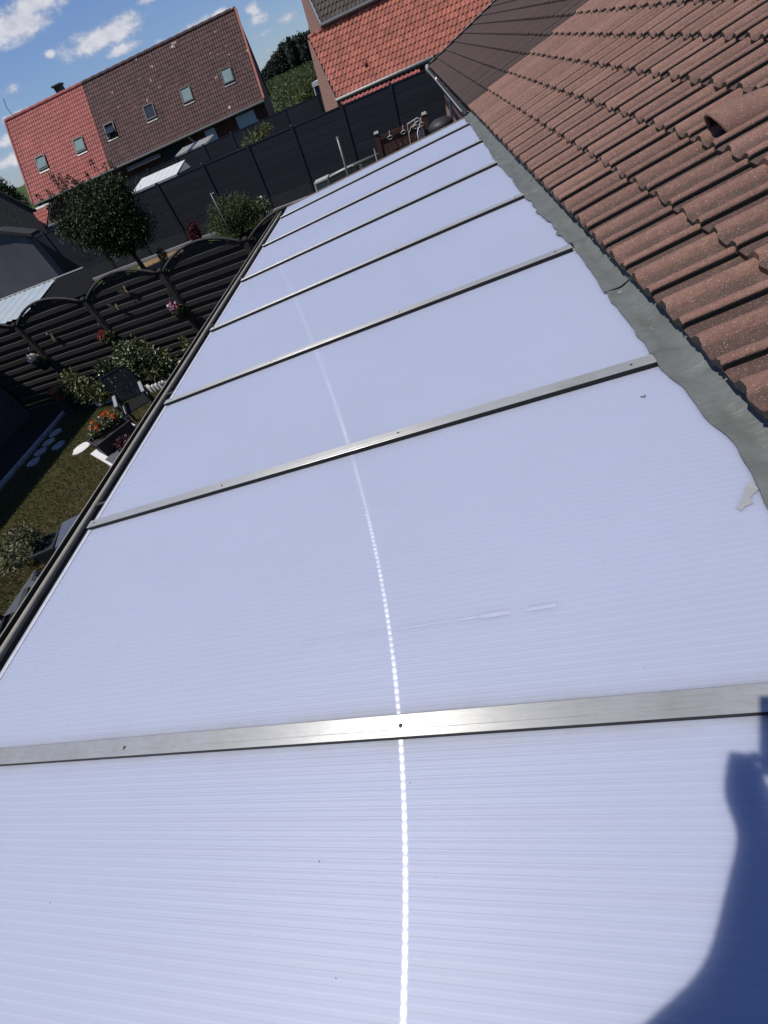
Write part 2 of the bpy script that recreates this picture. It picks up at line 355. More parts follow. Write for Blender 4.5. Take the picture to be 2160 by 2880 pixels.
M['tile_under'] = MAT('tile_edge', (.045, .036, .03), (.085, .07, .05), scale=60, rough=.95, bump=.8, bscale=140)
M['tile_orange'] = MAT('tile_orange', (.335, .106, .068), (.235, .076, .052), scale=1.2, rough=.7, rnd=.22, bump=.2)
M['tile_orangestuff'] = MAT('tile_orangestuff', (.335, .106, .068), (.235, .076, .052), scale=1.2, rough=.7, island=.22, bump=.2)
M['tile_red'] = MAT('tile_red', (.345, .094, .076), (.26, .070, .059), scale=.7, rough=.7, rnd=.12, island=.0)
M['tile_redstuff'] = MAT('tile_redstuff', (.345, .094, .076), (.26, .070, .059), scale=.7, rough=.7, island=.12)
M['tile_maroon'] = MAT('tile_maroon', (.080, .035, .031), (.058, .029, .027), scale=.8, rough=.75, rnd=.25, speck=(2.2, .76, (.4, .3, .27)))
M['tile_maroonstuff'] = MAT('tile_maroonstuff', (.080, .035, .031), (.058, .029, .027), scale=.8, rough=.75, island=.25, speck=(2.2, .74, (.4, .3, .27)))
M['tile_mossy'] = MAT('tile_mossy', (.07, .05, .042), (.05, .042, .034), scale=1.5, rough=.8, rnd=.2, island=0, speck=(3, .72, (.25, .2, .15)))
M['tile_mossystuff'] = MAT('tile_mossystuff', (.07, .05, .042), (.05, .042, .034), scale=1.5, rough=.8, island=.2, speck=(3, .72, (.25, .2, .15)))
def brick(name, c1, c2, mort, scale=1.0, axis='xz'):
    m, nt, b = newmat(name); geo = nt.nodes.new('ShaderNodeNewGeometry'); sp = nt.nodes.new('ShaderNodeSeparateXYZ'); nt.links.new(geo.outputs['Position'], sp.inputs[0])
    cb = nt.nodes.new('ShaderNodeCombineXYZ'); nt.links.new(sp.outputs[0 if axis[0] == 'x' else 1], cb.inputs[0]); nt.links.new(sp.outputs[2], cb.inputs[1])
    br = nt.nodes.new('ShaderNodeTexBrick'); nt.links.new(cb.outputs[0], br.inputs[0]); br.inputs['Scale'].default_value = 1.0
    br.inputs['Brick Width'].default_value = .225 * scale; br.inputs['Row Height'].default_value = .075 * scale; br.inputs['Mortar Size'].default_value = .010 * scale
    br.inputs['Color1'].default_value = (*c1, 1); br.inputs['Color2'].default_value = (*c2, 1); br.inputs['Mortar'].default_value = (*mort, 1)
    nt.links.new(br.outputs[0], b.inputs['Base Color']); b.inputs['Roughness'].default_value = .85; nbump(nt, b, br.outputs['Fac'], -.5, .01); return m
M['brick_x'] = brick('brick_x', (.30, .105, .07), (.24, .085, .06), (.30, .23, .18), axis='xz')
M['brick_y'] = brick('brick_y', (.30, .115, .08), (.24, .09, .065), (.33, .27, .22), axis='yz')
M['brick_dark'] = brick('brick_dark', (.15, .045, .04), (.12, .038, .034), (.12, .07, .06), axis='xz')
M['brick_shade'] = brick('brick_shade', (.06, .05, .045), (.045, .038, .034), (.09, .08, .075), axis='yz')  # the wall's shade is put into these darker brick colours
M['render_grey'] = MAT('render_grey', (.115, .115, .13), (.08, .08, .09), scale=.9, rough=.9, bump=.3, bscale=30)
M['roof_dark'] = MAT('roof_dark', (.03, .03, .031), (.022, .022, .023), scale=3, rough=.85, bump=.5, bscale=8, bdist=.05)
M['sheet_light'] = MAT('sheet_light', (.42, .47, .48), (.34, .39, .41), scale=3, rough=.5, stretch=(3, .5, 1))
M['white_sheet'] = MAT('white_sheet', (.62, .62, .60), (.54, .54, .52), scale=2, rough=.5)
M['white_paint'] = MAT('white_paint', (.66, .66, .66), (.58, .58, .58), scale=6, rough=.5)
M['shutter'] = MAT('shutter', (.36, .40, .47), (.33, .37, .44), scale=4, rough=.5)
M['cream'] = MAT('cream', (.48, .45, .42), (.40, .37, .34), scale=8, rough=.6)
M['comp'] = MAT('composite_board', (.018, .020, .029), (.026, .027, .036), scale=2.5, rough=.7, stretch=(1, 1, 14), rnd=.12, spec=.25)
M['comp_post'] = MAT('composite_post', (.022, .023, .034), (.016, .017, .026), scale=3, rough=.5)
M['concrete'] = MAT('concrete', (.15, .145, .14), (.10, .10, .098), scale=4, rough=.9, bump=.3)
M['gravel'] = MAT('gravel_board', (.035, .036, .042), (.026, .027, .032), scale=4, rough=.9, bump=.3)
M['wood_dark'] = MAT('wood_dark', (.036, .030, .027), (.016, .014, .013), scale=7, rough=.8, stretch=(1.2, 8, 16), bump=.4, bscale=60, rnd=.28)
M['wood_frame'] = MAT('wood_frame', (.036, .031, .026), (.022, .019, .017), scale=9, rough=.75, bump=.3)
M['wood_red'] = MAT('wood_red', (.075, .028, .020), (.045, .018, .014), scale=5, rough=.75, stretch=(1, 1, 8), rnd=.25, bump=.3)
M['metal_grey'] = MAT('metal_grey', (.17, .17, .17), (.12, .12, .12), scale=12, rough=.45, metal=.4)
M['metal_pale'] = MAT('metal_pale', (.42, .41, .38), (.34, .33, .30), scale=14, rough=.5)
M['black'] = MAT('black', (.007, .007, .008), (.011, .011, .012), scale=10, rough=.5)
M['charcoal'] = MAT('charcoal', (.035, .036, .040), (.027, .028, .031), scale=10, rough=.55)
M['grey_plastic'] = MAT('grey_plastic', (.30, .31, .33), (.26, .27, .29), scale=9, rough=.5)
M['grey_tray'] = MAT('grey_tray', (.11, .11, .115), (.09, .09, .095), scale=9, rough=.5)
M['blue_grey'] = MAT('blue_grey', (.085, .10, .14), (.07, .082, .115), scale=9, rough=.5)
M['table_white'] = MAT('table_white', (.70, .68, .66), (.64, .62, .60), scale=6, rough=.45)
M['terracotta'] = MAT('terracotta', (.22, .075, .04), (.17, .06, .035), scale=16, rough=.8)
M['bark'] = MAT('bark', (.075, .062, .05), (.035, .03, .026), scale=14, rough=.9, bump=.7, bscale=40, bdist=.01, stretch=(1, 1, .3))
M['glass_dark'] = MAT('glass_dark', (.02, .022, .028), (.03, .032, .04), scale=2, rough=.08, spec=.9)
M['glass_pale'] = MAT('glass_pale', (.19, .26, .24), (.15, .21, .20), scale=2, rough=.12, spec=.9)  # pale reflection put into the pane colour
M['butterfly'] = MAT('butterfly', (.27, .21, .13), (.13, .10, .07), scale=60, rough=.6)
M['cloth_dark'] = MAT('cloth_dark', (.02, .022, .03), (.03, .032, .04), scale=20, rough=.9)
M['jeans'] = MAT('jeans', (.03, .045, .09), (.022, .035, .07), scale=20, rough=.9)
M['skin'] = MAT('skin', (.42, .24, .17), (.38, .21, .15), scale=20, rough=.55)
M['hair'] = MAT('hair', (.03, .02, .014), rough=.6)
M['leaf_tree'] = leafmat('leaf_tree', (.012, .021, .006), (.034, .052, .013), (.058, .08, .02), .62)
M['leaf_bush'] = leafmat('leaf_bush', (.02, .032, .011), (.06, .075, .02), (.09, .10, .03), .6)
M['leaf_box'] = leafmat('leaf_box', (.022, .040, .010), (.058, .085, .018), (.10, .13, .03), .65)
M['leaf_var'] = leafmat('leaf_var', (.022, .036, .01), (.10, .12, .038), (.40, .41, .25), .35)
M['leaf_gloss'] = leafmat('leaf_gloss', (.016, .03, .010), (.06, .085, .026), (.30, .32, .20), .28)
M['leaf_yellow'] = leafmat('leaf_yellow', (.05, .06, .014), (.15, .15, .04), (.34, .33, .17), .45)
M['leaf_pot'] = leafmat('leaf_pot', (.03, .036, .014), (.09, .095, .035), (.28, .27, .15), .5)
M['leaf_red'] = leafmat('leaf_red', (.05, .006, .009), (.11, .012, .02), (.09, .02, .02), .6)
M['leaf_maroon'] = leafmat('leaf_maroon', (.03, .006, .008), (.07, .012, .014), None, .5)
M['leaf_hedge'] = leafmat('leaf_hedge', (.045, .06, .014), (.10, .125, .03), (.15, .165, .05), .6)
M['corn'] = leafmat('corn', (.035, .055, .018), (.07, .10, .03), (.12, .14, .05), .7)
M['woods'] = leafmat('woods', (.016, .024, .016), (.024, .034, .021), (.034, .044, .026), .7, .1)
M['petal_orange'] = leafmat('petal_orange', (.75, .12, .015), (.80, .22, .03), None, .6)
M['petal_white'] = leafmat('petal_white', (.75, .72, .70), (.80, .72, .62), (.70, .40, .25), .6)
M['petal_pink'] = leafmat('petal_pink', (.50, .05, .17), (.62, .40, .48), (.68, .62, .64), .6)
M['petal_red'] = leafmat('petal_red', (.22, .012, .035), (.36, .08, .03), (.45, .15, .07), .6)

# ------------------------------------------------------------------ terrain, lawn, terrace
def terrain_z(x, y):
    t = np.clip((y - 50) / 90, 0, 1); z = 3.2 * t * t * (3 - 2 * t)
    t2 = np.clip((y - 140) / 160, 0, 1); z = z + 2.6 * t2
    t3 = np.clip((-x - 60) / 170, 0, 1) * np.clip((y - 60) / 200, 0, 1); z = z + 4.2 * t3
    return z
ys = np.concatenate([np.arange(-30, 60, 6), np.arange(60, 320, 8), np.array([360, 450, 600, 900, 1400, 2200])]); xs = np.concatenate([np.array([-1600, -1000, -700]), np.arange(-520, 200, 15), np.array([300, 600, 1200])])
X, Y = np.meshgrid(xs, ys, indexing='ij'); Z = terrain_z(X, Y) - .02
V = np.stack([X, Y, Z], -1).reshape(-1, 3); ny = len(ys); ii, jj = np.meshgrid(np.arange(len(xs) - 1), np.arange(ny - 1), indexing='ij'); q = (ii * ny + jj).ravel()
g = link('ground', npmesh('ground', V, np.stack([q, q + ny, q + ny + 1, q + 1], 1), 'terrain', True)); g['kind'] = 'structure'
def sheet(name, pts, z, mat): return struct(name, MB().add([(x, y, z) for x, y in pts], [tuple(range(len(pts)))]), mat)
sheet('lawn', [(-8.95, 3.1), (-6.35, 3.1), (-6.35, 2.6), (-2.0, 2.6), (-2.0, 7.75), (-8.95, 7.75)], .004, 'lawn')
sheet('lawn_side', [(-8.95, -4), (-6.35, -4), (-6.35, 3.1), (-8.95, 3.1)], .003, 'lawn')
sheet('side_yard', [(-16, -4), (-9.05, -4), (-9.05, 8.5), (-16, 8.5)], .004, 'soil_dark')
sheet('flower_bed', [(-9.05, 7.75), (-2.0, 7.75), (-2.0, 8.5), (-9.05, 8.5)], .012, 'soil')
sheet('neighbour_lawn', [(-20, 8.6), (1.15, 8.6), (1.15, 21.2), (-20, 21.2)], .004, 'grass')
sheet('bark_bed', [(-13.2, 19.2), (-11.2, 19.0), (-10.6, 20.2), (-11, 21.2), (-13.2, 21.2)], .012, 'mulch')
d = MB()
for i in range(26):
    x0 = -6.35 + i * .29; d.bbox((x0, -4, .0), (x0 + .28, 3.1 if x0 < -2.2 else 8.3, .03))
struct('terrace', d, 'deck')
k = MB(); y = -3.0
while y < 7.7: k.bbox((-9.05, y, 0), (-8.95, y + .98, .07)); y += 1.0
struct('kerb', k, 'kerb')
struct('path', MB().add([(x, yy, terrain_z(np.array(x), np.array(yy)) + .06) for x, yy in ((-70, 134), (-8, 134), (-8, 137.5), (-70, 137.5))], [(0, 1, 2, 3)]), 'path')
# grass blades on the lawn
def blades(n, x0, x1, y0, y1, hgt, z, seed):
    r = np.random.default_rng(seed); P = np.stack([r.uniform(x0, x1, n), r.uniform(y0, y1, n), np.full(n, z)], 1)
    a = r.uniform(0, 6.283, n); w = hgt * .16; hh = hgt * (.5 + r.random(n)); dx = np.stack([np.cos(a) * w, np.sin(a) * w, 0 * a], 1); tip = np.stack([r.normal(size=n) * hgt * .5, r.normal(size=n) * hgt * .5, hh], 1)
    V = np.stack([P - dx, P + dx, P + tip], 1).reshape(-1, 3); return V, np.arange(3 * n).reshape(n, 3)
V, F = blades(52000, -8.95, -4.0, 3.12, 7.75, .035, .004, 3); V2, F2 = blades(14000, -8.9, -6.38, 1.6, 3.12, .035, .004, 9); F = np.vstack([F, F2 + len(V)]); V = np.vstack([V, V2]); g = link('grass', npmesh('grass', V, F, 'grassblade')); g['kind'] = 'stuff'; tag(g, 'short dry lawn grass with brown patches beside the patio roof', 'grass')
V, F = blades(30000, -9, -2.5, 9, 21, .06, .004, 4); g = link('grass', npmesh('grass', V, F, 'grassblade')); g['kind'] = 'stuff'; tag(g, "green grass in the plot behind the arched wooden fence", 'grass')

# ------------------------------------------------------------------ patio roof of polycarbonate sheets
TH = rad(4.586); HP = 1.15
AX = np.array([math.cos(TH), 0, math.sin(TH)]); NX = np.array([-math.sin(TH), 0, math.cos(TH)]); CAMP = np.array([0, 0, H])
def VP(xs, y, n=0.0): return CAMP + xs * AX + np.array([0, y, 0]) + (n - HP) * NX
XL, XU = -2.345, .80
bars = [.0 - .98, .241 * HP, 1.301 * HP, 2.382 * HP, 3.448 * HP, 4.525 * HP, 5.575 * HP, 6.73 * HP]
YN, YF = -.45, 8.38
ver = thing('patio_roof', tuple(VP(-.8, 4, 0)), 'long opal polycarbonate patio roof with aluminium glazing bars', 'patio roof')
edges = [YN] + bars[1:] + [YF]
for i in range(len(edges) - 1):
    y0, y1 = edges[i] + .004, edges[i + 1] - .004; nf = max(4, int(round((y1 - y0) / .02))); phs = np.array([0, .12, .25, .35, .41, .445, .47, .5, .53, .555, .59, .65, .75, .88]); lam = (y1 - y0) / nf
    ph_ = np.concatenate([np.arange(nf)[:, None] + phs[None, :]]).ravel(); ph_ = np.append(ph_, nf); nv = len(ph_); vy = y0 + ph_ * lam; fr_ = ph_ % 1.0
    hz = .00016 * np.cos(2 * np.pi * fr_) + .00030 * np.exp(-((fr_ - .5) / .06) ** 2) + .00010 * np.cos(vy * 97 + i)
    xsn = [XL, -1.3, -.3, XU]; V = []; UV = []
    for x in xsn:
        for yy, h_ in zip(vy, hz): V.append(VP(x, yy, h_)); UV.append((x, (yy - y0) / ((y1 - y0) / nf) * .02))
    V = np.array(V); ii, jj = np.meshgrid(np.arange(3), np.arange(nv - 1), indexing='ij'); q = (ii * nv + jj).ravel(); F = np.stack([q, q + nv, q + nv + 1, q + 1], 1)
    nT = len(V); B4 = np.array([VP(XL, y0, -.032), VP(XU, y0, -.032), VP(XU, y1, -.032), VP(XL, y1, -.032)])
    Vall = np.vstack([V, B4]); extra = np.array([[nT, nT + 3, nT + 2, nT + 1], [nT, nT + 1, 3 * nv, 0], [nT + 3, nv - 1, 4 * nv - 1, nT + 2]])
    me = npmesh('roof_sheet', Vall, np.vstack([F, extra]), 'panel', True)
    uvl = me.uv_layers.new(name='flute'); UVa = np.array(UV + [(0, 0)] * 4, np.float32); li = np.empty(len(me.loops), np.int32); me.loops.foreach_get('vertex_index', li); uvl.data.foreach_set('uv', UVa[li].ravel())
    at_ = me.attributes.new('dust', 'FLOAT', 'POINT'); dv = np.exp(-np.maximum(0, np.minimum(vy - y0, y1 - vy) - .03) / .022); at_.data.foreach_set('value', np.concatenate([np.tile(dv, 4), np.zeros(4)]).astype(np.float32))
    link('roof_sheet', me, ver)
def vbar(mb, xs0, xs1, y0, y1, n0, n1):
    return mb.add([VP(xs0, y0, n0), VP(xs1, y0, n0), VP(xs1, y1, n0), VP(xs0, y1, n0), VP(xs0, y0, n1), VP(xs1, y0, n1), VP(xs1, y1, n1), VP(xs0, y1, n1)], [(3, 2, 1, 0), (4, 5, 6, 7), (0, 1, 5, 4), (1, 2, 6, 5), (2, 3, 7, 6), (3, 0, 4, 7)])
for i, yb in enumerate(bars[1:]):
    mb = MB(); pr = [(-.0275, .0215), (-.0275, .0228), (-.026, .0236), (-.011, .0238), (-.010, .0228), (-.009, .0238), (.026, .0236), (.0275, .0228), (.0275, .0215)]
    a, b = XL - .012, .672; n_ = len(pr)
    mb.add([VP(a, yb + p, h_) for p, h_ in pr] + [VP(b, yb + p, h_) for p, h_ in pr], [tuple(range(n_)), tuple(range(n_, 2 * n_))[::-1]] + [(k_, n_ + k_, n_ + k_ + 1, k_ + 1) for k_ in range(n_ - 1)] + [(n_ - 1, 2 * n_ - 1, n_, 0)])
    bo = part('glazing_bar', mb, 'alu', ver)
    part('gasket', vbar(MB(), XL - .008, .672, yb - .0290, yb + .0280, -.004, .0217), 'gasket', bo)
    for sx in (-2.30, -1.375, -.398, .575):
        sx += random.uniform(-.012, .012); P = VP(sx, yb + random.uniform(-.004, .004), .0236); R = Matrix(((AX[0], 0, NX[0]), (0, 1, 0), (AX[2], 0, NX[2])))
        part('screw', MB().lathe([(0.0001, .0035), (.0035, .0034), (.0052, .0015), (.0056, 0), (.0075, -.0004)], P, 10, R), 'screw', bo, True)
part('end_trim', vbar(vbar(MB(), XL - .022, XL + .004, YN, YF, -.036, .0022), XL - .022, XL - .018, YN, YF, -.05, .004), 'white_trim', ver)
part('verge_trim', vbar(vbar(MB(), XL - .02, XU, YF - .002, YF + .022, -.036, .012), XL - .02, XU, YF - .002, YF + .004, .012, .016), 'gutter_bead', ver)
part('verge_trim', vbar(MB(), XL - .02, XU, YN - .022, YN + .002, -.036, .006), 'gutter_bead', ver)
# gutter: trough, rolled bead, outer lip
GX = XL - .10
g = MB(); prof = [(GX + .085, .0 - .012)] + [(GX + .012 + .062 * math.cos(t), -.03 - .075 * math.sin(t)) for t in np.linspace(.15, math.pi - .1, 12)] + [(GX - .052, -.022)]
n_ = len(prof); yy = np.linspace(YN - .05, YF + .03, 24)
g.add([VP(p, y_, h_) for y_ in yy for p, h_ in prof], [(r * n_ + c, r * n_ + c + 1, (r + 1) * n_ + c + 1, (r + 1) * n_ + c) for r in range(23) for c in range(n_ - 1)])
go = part('gutter', g, 'gutter_in', ver, True)
part('gutter_bead', MB().tube([VP(GX - .066, y_, -.024 + .0012 * math.sin(y_ * 3.1)) for y_ in yy], .019, 10), 'gutter_bead', go, True)
part('gutter_lip', vbar(MB(), GX - .122, GX - .114, YN - .05, YF + .03, -.10, .002), 'gutter_bead', go)
part('gutter_lining', vbar(vbar(MB(), GX - .115, GX - .06, YN, YF, -.10, -.060), GX - .1138, GX - .111, YN - .04, YF + .02, -.06, -.001), 'gasket', go)  # black strips added to paint the shade in the slot
for yb in bars[2:] + [YF - .1]:
    part('gutter_bracket', vbar(MB(), GX - .065, GX + .09, yb + .22, yb + .238, -.018, -.014), 'gutter_in', go)
part('front_beam', vbar(MB(), XL - .03, XL + .06, YN, YF, -.20, -.045), 'wood_frame', ver)
for yb in (YN + .1, 2.8, 5.6, YF - .1):
    P = VP(XL + .015, yb, -.2); part('post', MB().bbox((P[0] - .045, yb - .045, .03), (P[0] + .045, yb + .045, P[2])), 'wood_frame', ver)
for yb in bars[1:]: part('rafter', vbar(MB(), XL + .05, .8, yb - .03, yb + .03, -.14, -.034), 'white_paint', ver)
# flashing: four lapped lengths dressed over the sheets
fe = [(.3, .645), (.724, .639), (.838, .653), (.983, .676), (1.111, .664), (1.294, .666), (1.469, .652), (1.693, .655), (2.032, .665), (2.278, .676), (2.642, .671), (3.154, .678), (3.9, .648), (4.775, .64), (5.965, .648), (7.0, .655), (8.147, .654), (8.5, .66)]
fy = [p[0] for p in fe]; fx = [p[1] for p in fe]
rr = np.random.default_rng(11)
def flash(y0, y1, lift):
    nyy = int((y1 - y0) / .02); nxx = 14; V = []; yv = np.linspace(y0, y1, nyy + 1)
    wav = np.interp(yv, np.arange(-1, 10, .055), rr.normal(size=200) * .0035 * (1 + (rr.random(200) > .85) * 2)) + np.interp(yv, np.arange(-1, 10, .31), rr.normal(size=36) * .005)
    dent = rr.normal(size=(220, 9)); yk = np.arange(-1, 10, .05); xk = np.linspace(0, 1, 9)
    for j, y_ in enumerate(yv):
        e = np.interp(y_, fy, fx) + wav[j]; dr = np.array([np.interp(y_, yk, dent[:, c]) for c in range(9)])
        barh = max([0.0] + [math.exp(-((y_ - b_) / .036) ** 4) for b_ in bars[1:]])
        for t in np.linspace(0, 1, nxx + 1):
            x = e + (.93 - e) * t; q_ = min(1, max(0, (t - .22) / .5)); h_ = .0115 + lift + .072 * q_ * q_ * (3 - 2 * q_) + .0062 * np.interp(t, xk, dr) * (1 - .3 * t) * min(1, t * 4 + .25) + barh * .024 * max(0, 1 - t * 2.3) ** .7
            V.append(VP(x, y_, h_))
    n0 = len(V); w = nxx + 1
    F = [(j * w + c, j * w + c + 1, (j + 1) * w + c + 1, (j + 1) * w + c) for j in range(nyy) for c in range(nxx)]
    V += [VP(*((np.array(V[j * w]) - CAMP) @ AX, yv[j], .0004)) if False else np.array(V[j * w]) - NX * .0035 for j in range(nyy + 1)]
    F += [(n0 + j, j * w, (j + 1) * w, n0 + j + 1) for j in range(nyy)]
    # turned-over end that shows as a lap line
    o1 = len(V); V += [np.array(V[c]) - NX * .004 for c in range(w)]; F += [(c, o1 + c, o1 + c + 1, c + 1) for c in range(w - 1)]
    mb = MB(); mb.add(V, F); fo = part('flashing', mb, 'flashing', ver, True, 50); return fo
flash(-.45, 2.16, .0); flash(2.12, 4.22, .003); flash(4.18, 6.32, .0); flash(6.28, 8.42, .003)
part('flashing', MB().add([VP(.66, 8.42, .004), VP(.95, 8.42, .07), VP(.98, 8.6, .09), VP(.80, 8.56, .03), VP(.70, 8.47, .006)], [(0, 1, 2, 3, 4)]), 'flashing', ver)
sealp = [(.657, .845), (.660, .812), (.629, .790), (.627, .770), (.604, .763), (.593, .751), (.584, .761), (.596, .772), (.617, .797), (.633, .82)]
part('sealant', MB().prism(sealp, lambda x, y: VP(x, y, .0006), lambda x, y: VP(x - .001, y - .0005, .004)), 'sealant', ver)
for (a, b, w) in ((-.76, -.69, .0022), (-.65, -.45, .0016), (-.43, -.24, .0022), (-.22, -.155, .003), (-.15, -.07, .0062), (-.018, .06, .005)):
    pts = [(a, .559 - w), ((a + b) / 2, .5595 - w * 1.1), (b, .56 - w), (b + .004, .56), (b, .56 + w), ((a + b) / 2, .56 + w * .9), (a, .559 + w), (a - .004, .559)]
    part('adhesive_mark', MB().prism(pts, lambda x, y: VP(x, y, .0003), lambda x, y: VP(x, y, .0007)), 'residue', ver)
db = MB()
for _ in range(45):
    x, y = random.uniform(-2.2, .6), abs(random.gauss(0, 2.2)) - .2; s_ = random.uniform(.0012, .0034); a = random.uniform(0, 6.28)
    if y > 8.2: continue
    db.add([VP(x + s_ * math.cos(a), y + s_ * math.sin(a), .0012), VP(x + .5 * s_ * math.cos(a + 2), y + .5 * s_ * math.sin(a + 2), .0016), VP(x - s_ * math.cos(a), y - s_ * math.sin(a), .0012), VP(x + .5 * s_ * math.cos(a - 2), y + .5 * s_ * math.sin(a - 2), .0012)], [(0, 1, 2, 3)])
db.tube([VP(.540, 1.322, .003), VP(.552, 1.312, .004), VP(.556, 1.325, .003)], .0022, 5); db.tube([VP(-.36, .30, .003), VP(-.33, .303, .003)], .001, 4)
db = link('debris', db.mesh('debris', M['debris'])); db['kind'] = 'stuff'; tag(db, 'dark specks of plant litter scattered on the polycarbonate', 'debris')

# ------------------------------------------------------------------ tiled house roof beside the patio, two owners
PH = rad(18.2); E0 = np.array([.8286, 0, 2.4031]); SV = np.array([math.cos(PH), 0, math.sin(PH)]); GA = .3015; TW = .2885; TY0 = 1.826
def tile_mesh(name, mat, under, seed, rollh=.024):
    rollh *= 1.06; r = random.Random(seed)
    pf = [(0.0, .006), (.003, .014), (.014, .0215), (.05, .0265), (.10, .026), (.14, .020), (.17, .010), (.20, .003), (.24, 0), (.42, 0), (.455, .004), (.485, .016), (.52, .027), (.57, .032), (.62, .031), (.665, .022), (.695, .010), (.725, .003), (.77, 0), (.962, -.001)]
    pf = [(v, h * rollh / .024) for v, h in pf]; n = len(pf); L = .37; th = .022; mb = MB()
    stations = [0, .012, .12, L]; V = []
    for k, x in enumerate(stations):
        for v, h in pf: V.append((x + (r.uniform(-.004, .004) if k == 0 else 0), v * TW, h + (r.uniform(-.0025, .0) - .003 if k == 0 else 0) + r.uniform(-.0006, .0006)))
    F = [(k * n + c, (k + 1) * n + c, (k + 1) * n + c + 1, k * n + c + 1) for k in range(3) for c in range(n - 1)]
    mb.add(V, F); nf = len(F)
    V2 = [V[c] for c in range(n)] + [(V[c][0] + .004, V[c][1], -th + .35 * V[c][2] - r.uniform(0, .004)) for c in range(n)]
    mb.add(V2, [(c, c + 1, n + c + 1, n + c) for c in range(n - 1)])
    V3 = [V[0], V[3 * n], (L, V[0][1] + .002, -th), (0.004, V[0][1] + .002, -th)]; mb.add(V3, [(0, 1, 2, 3)])
    me = mb.mesh(name, M[mat], True); me.materials.append(M[under]); me.materials.append(M['gasket'])
    mi = [2 if k % (n - 1) == 0 else 0 for k in range(nf)] + [1] * (len(me.polygons) - nf - 1) + [2]; me.polygons.foreach_set('material_index', mi); sharp(me, 48)  # black side faces: shade of the joint gaps put into colour
    uvl = me.uv_layers.new(name='wear'); li = np.empty(len(me.loops), np.int32); me.loops.foreach_get('vertex_index', li); hh = np.array([[v.co.x, min(1, max(0, v.co.z / rollh))] for v in me.vertices], np.float32); uvl.data.foreach_set('uv', hh[li].ravel()); return me
def tile_matrix(s, y, jit=True, tilt=4.5):
    a = PH - rad(tilt + .7); j = random.uniform if jit else (lambda a, b: 0)
    R = Matrix(((math.cos(a), 0, -math.sin(a)), (0, 1, 0), (math.sin(a), 0, math.cos(a)))) @ Matrix.Rotation(rad(j(-.35, .35)), 3, 'Z') @ Matrix.Rotation(rad(j(-.25, .25)), 3, 'X')
    P = E0 + s * SV; m = R.to_4x4(); m.translation = Vector((P[0] + j(-.003, .003), y, P[2] + j(-.0015, .002))); return m
def tiled(parent, y_cols, ncourse, mat, seed, maxn, jit=True, rollh=.024):
    vars_ = [tile_mesh('roof_tile', mat, 'tile_under', seed + k, rollh) for k in range(5)]
    cand = []
    for c in range(ncourse):
        for y in y_cols:
            P = E0 + (c + .45) * GA * SV + np.array([0, y + TW / 2, 0]); p = px(P)
            vis = -90 < p[0] < 2260 and -110 < p[1] < 2900; cand.append((not vis, np.linalg.norm(P - CAMP), c, y))
    cand.sort(); rest = []
    for k, (nv, dist, c, y) in enumerate(cand):
        if nv or k >= maxn: rest.append((c, y)); continue
        o = link('roof_tile', vars_[k % 5] if k % 5 else vars_[(k // 5) % 5], parent); o.matrix_basis = tile_matrix(c * GA, y, jit)
    if rest:
        me0 = vars_[0]; v0 = np.empty(len(me0.vertices) * 3, np.float32); me0.vertices.foreach_get('co', v0); v0 = v0.reshape(-1, 3); f0 = np.array([list(p.vertices) for p in me0.polygons]); VV = []; FF = []
        for k, (c, y) in enumerate(rest):
            m_ = np.array(tile_matrix(c * GA, y, jit)); VV.append(v0 @ m_[:3, :3].T + m_[:3, 3]); FF.append(f0 + k * len(v0))
        o = link('roof_tiles', npmesh('roof_tiles', np.vstack(VV), np.vstack(FF), mat, True), parent); sharp(o.data, 48); o['kind'] = 'stuff'
        hh = np.tile(np.stack([v0[:, 0], np.clip(v0[:, 2] / rollh, 0, 1)], 1), (len(rest), 1)).astype(np.float32); uvl = o.data.uv_layers.new(name='wear'); li = np.empty(len(o.data.loops), np.int32); o.data.loops.foreach_get('vertex_index', li); uvl.data.foreach_set('uv', hh[li].ravel())
NC = 15
def roofbody(parent, y0, y1, side, wallx=1.18):
    s1 = NC * GA + .1; P0 = E0 - NX * 0; a = E0 + SV * .03; b = E0 + SV * s1; nn = np.array([-math.sin(PH), 0, math.cos(PH)])
    mb = MB(); mb.add([(*(a - nn * .035)[[0]], y0, (a - nn * .035)[2]), (*(b - nn * .035)[[0]], y0, (b - nn * .035)[2]), ((b - nn * .035)[0], y1, (b - nn * .035)[2]), ((a - nn * .035)[0], y1, (a - nn * .035)[2]),
            ((a - nn * .16)[0], y0, (a - nn * .16)[2]), ((b - nn * .16)[0], y0, (b - nn * .16)[2]), ((b - nn * .16)[0], y1, (b - nn * .16)[2]), ((a - nn * .16)[0], y1, (a - nn * .16)[2])],
           [(0, 1, 2, 3), (7, 6, 5, 4), (4, 5, 1, 0), (6, 7, 3, 2), (7, 4, 0, 3), (5, 6, 2, 1)])
    part('roof_deck', mb, 'gasket', parent)
    rz = b[2]; rx = b[0]
    part('rear_slope', MB().add([(rx, y0, rz), (rx, y1, rz), (rx + 4.3, y1, rz - 1.41), (rx + 4.3, y0, rz - 1.41)], [(3, 2, 1, 0)]), 'tile_dark' if side else 'tile', parent)
    w = MB(); w.add([(wallx, y0, 0), (wallx, y1, 0), (wallx, y1, 2.42), (wallx, y0, 2.42)], [(3, 2, 1, 0)])
    part('wall', w, 'brick_y', parent)
    part('wall', MB().prism([(wallx, 0), (rx + 3.9, 0), (rx + 3.9, 2.45), (rx, rz - .12), (wallx, 2.42)], lambda x, z: (x, y1 - .02, z), lambda x, z: (x, y1 - .22, z)), 'brick_x', parent)
YB = TY0 + 23 * TW
house = thing('house', (1.2, 2, 0), 'brick house with weathered brown concrete roof tiles beside the patio roof', 'house')
roofbody(house, -2.6, YB, 0)
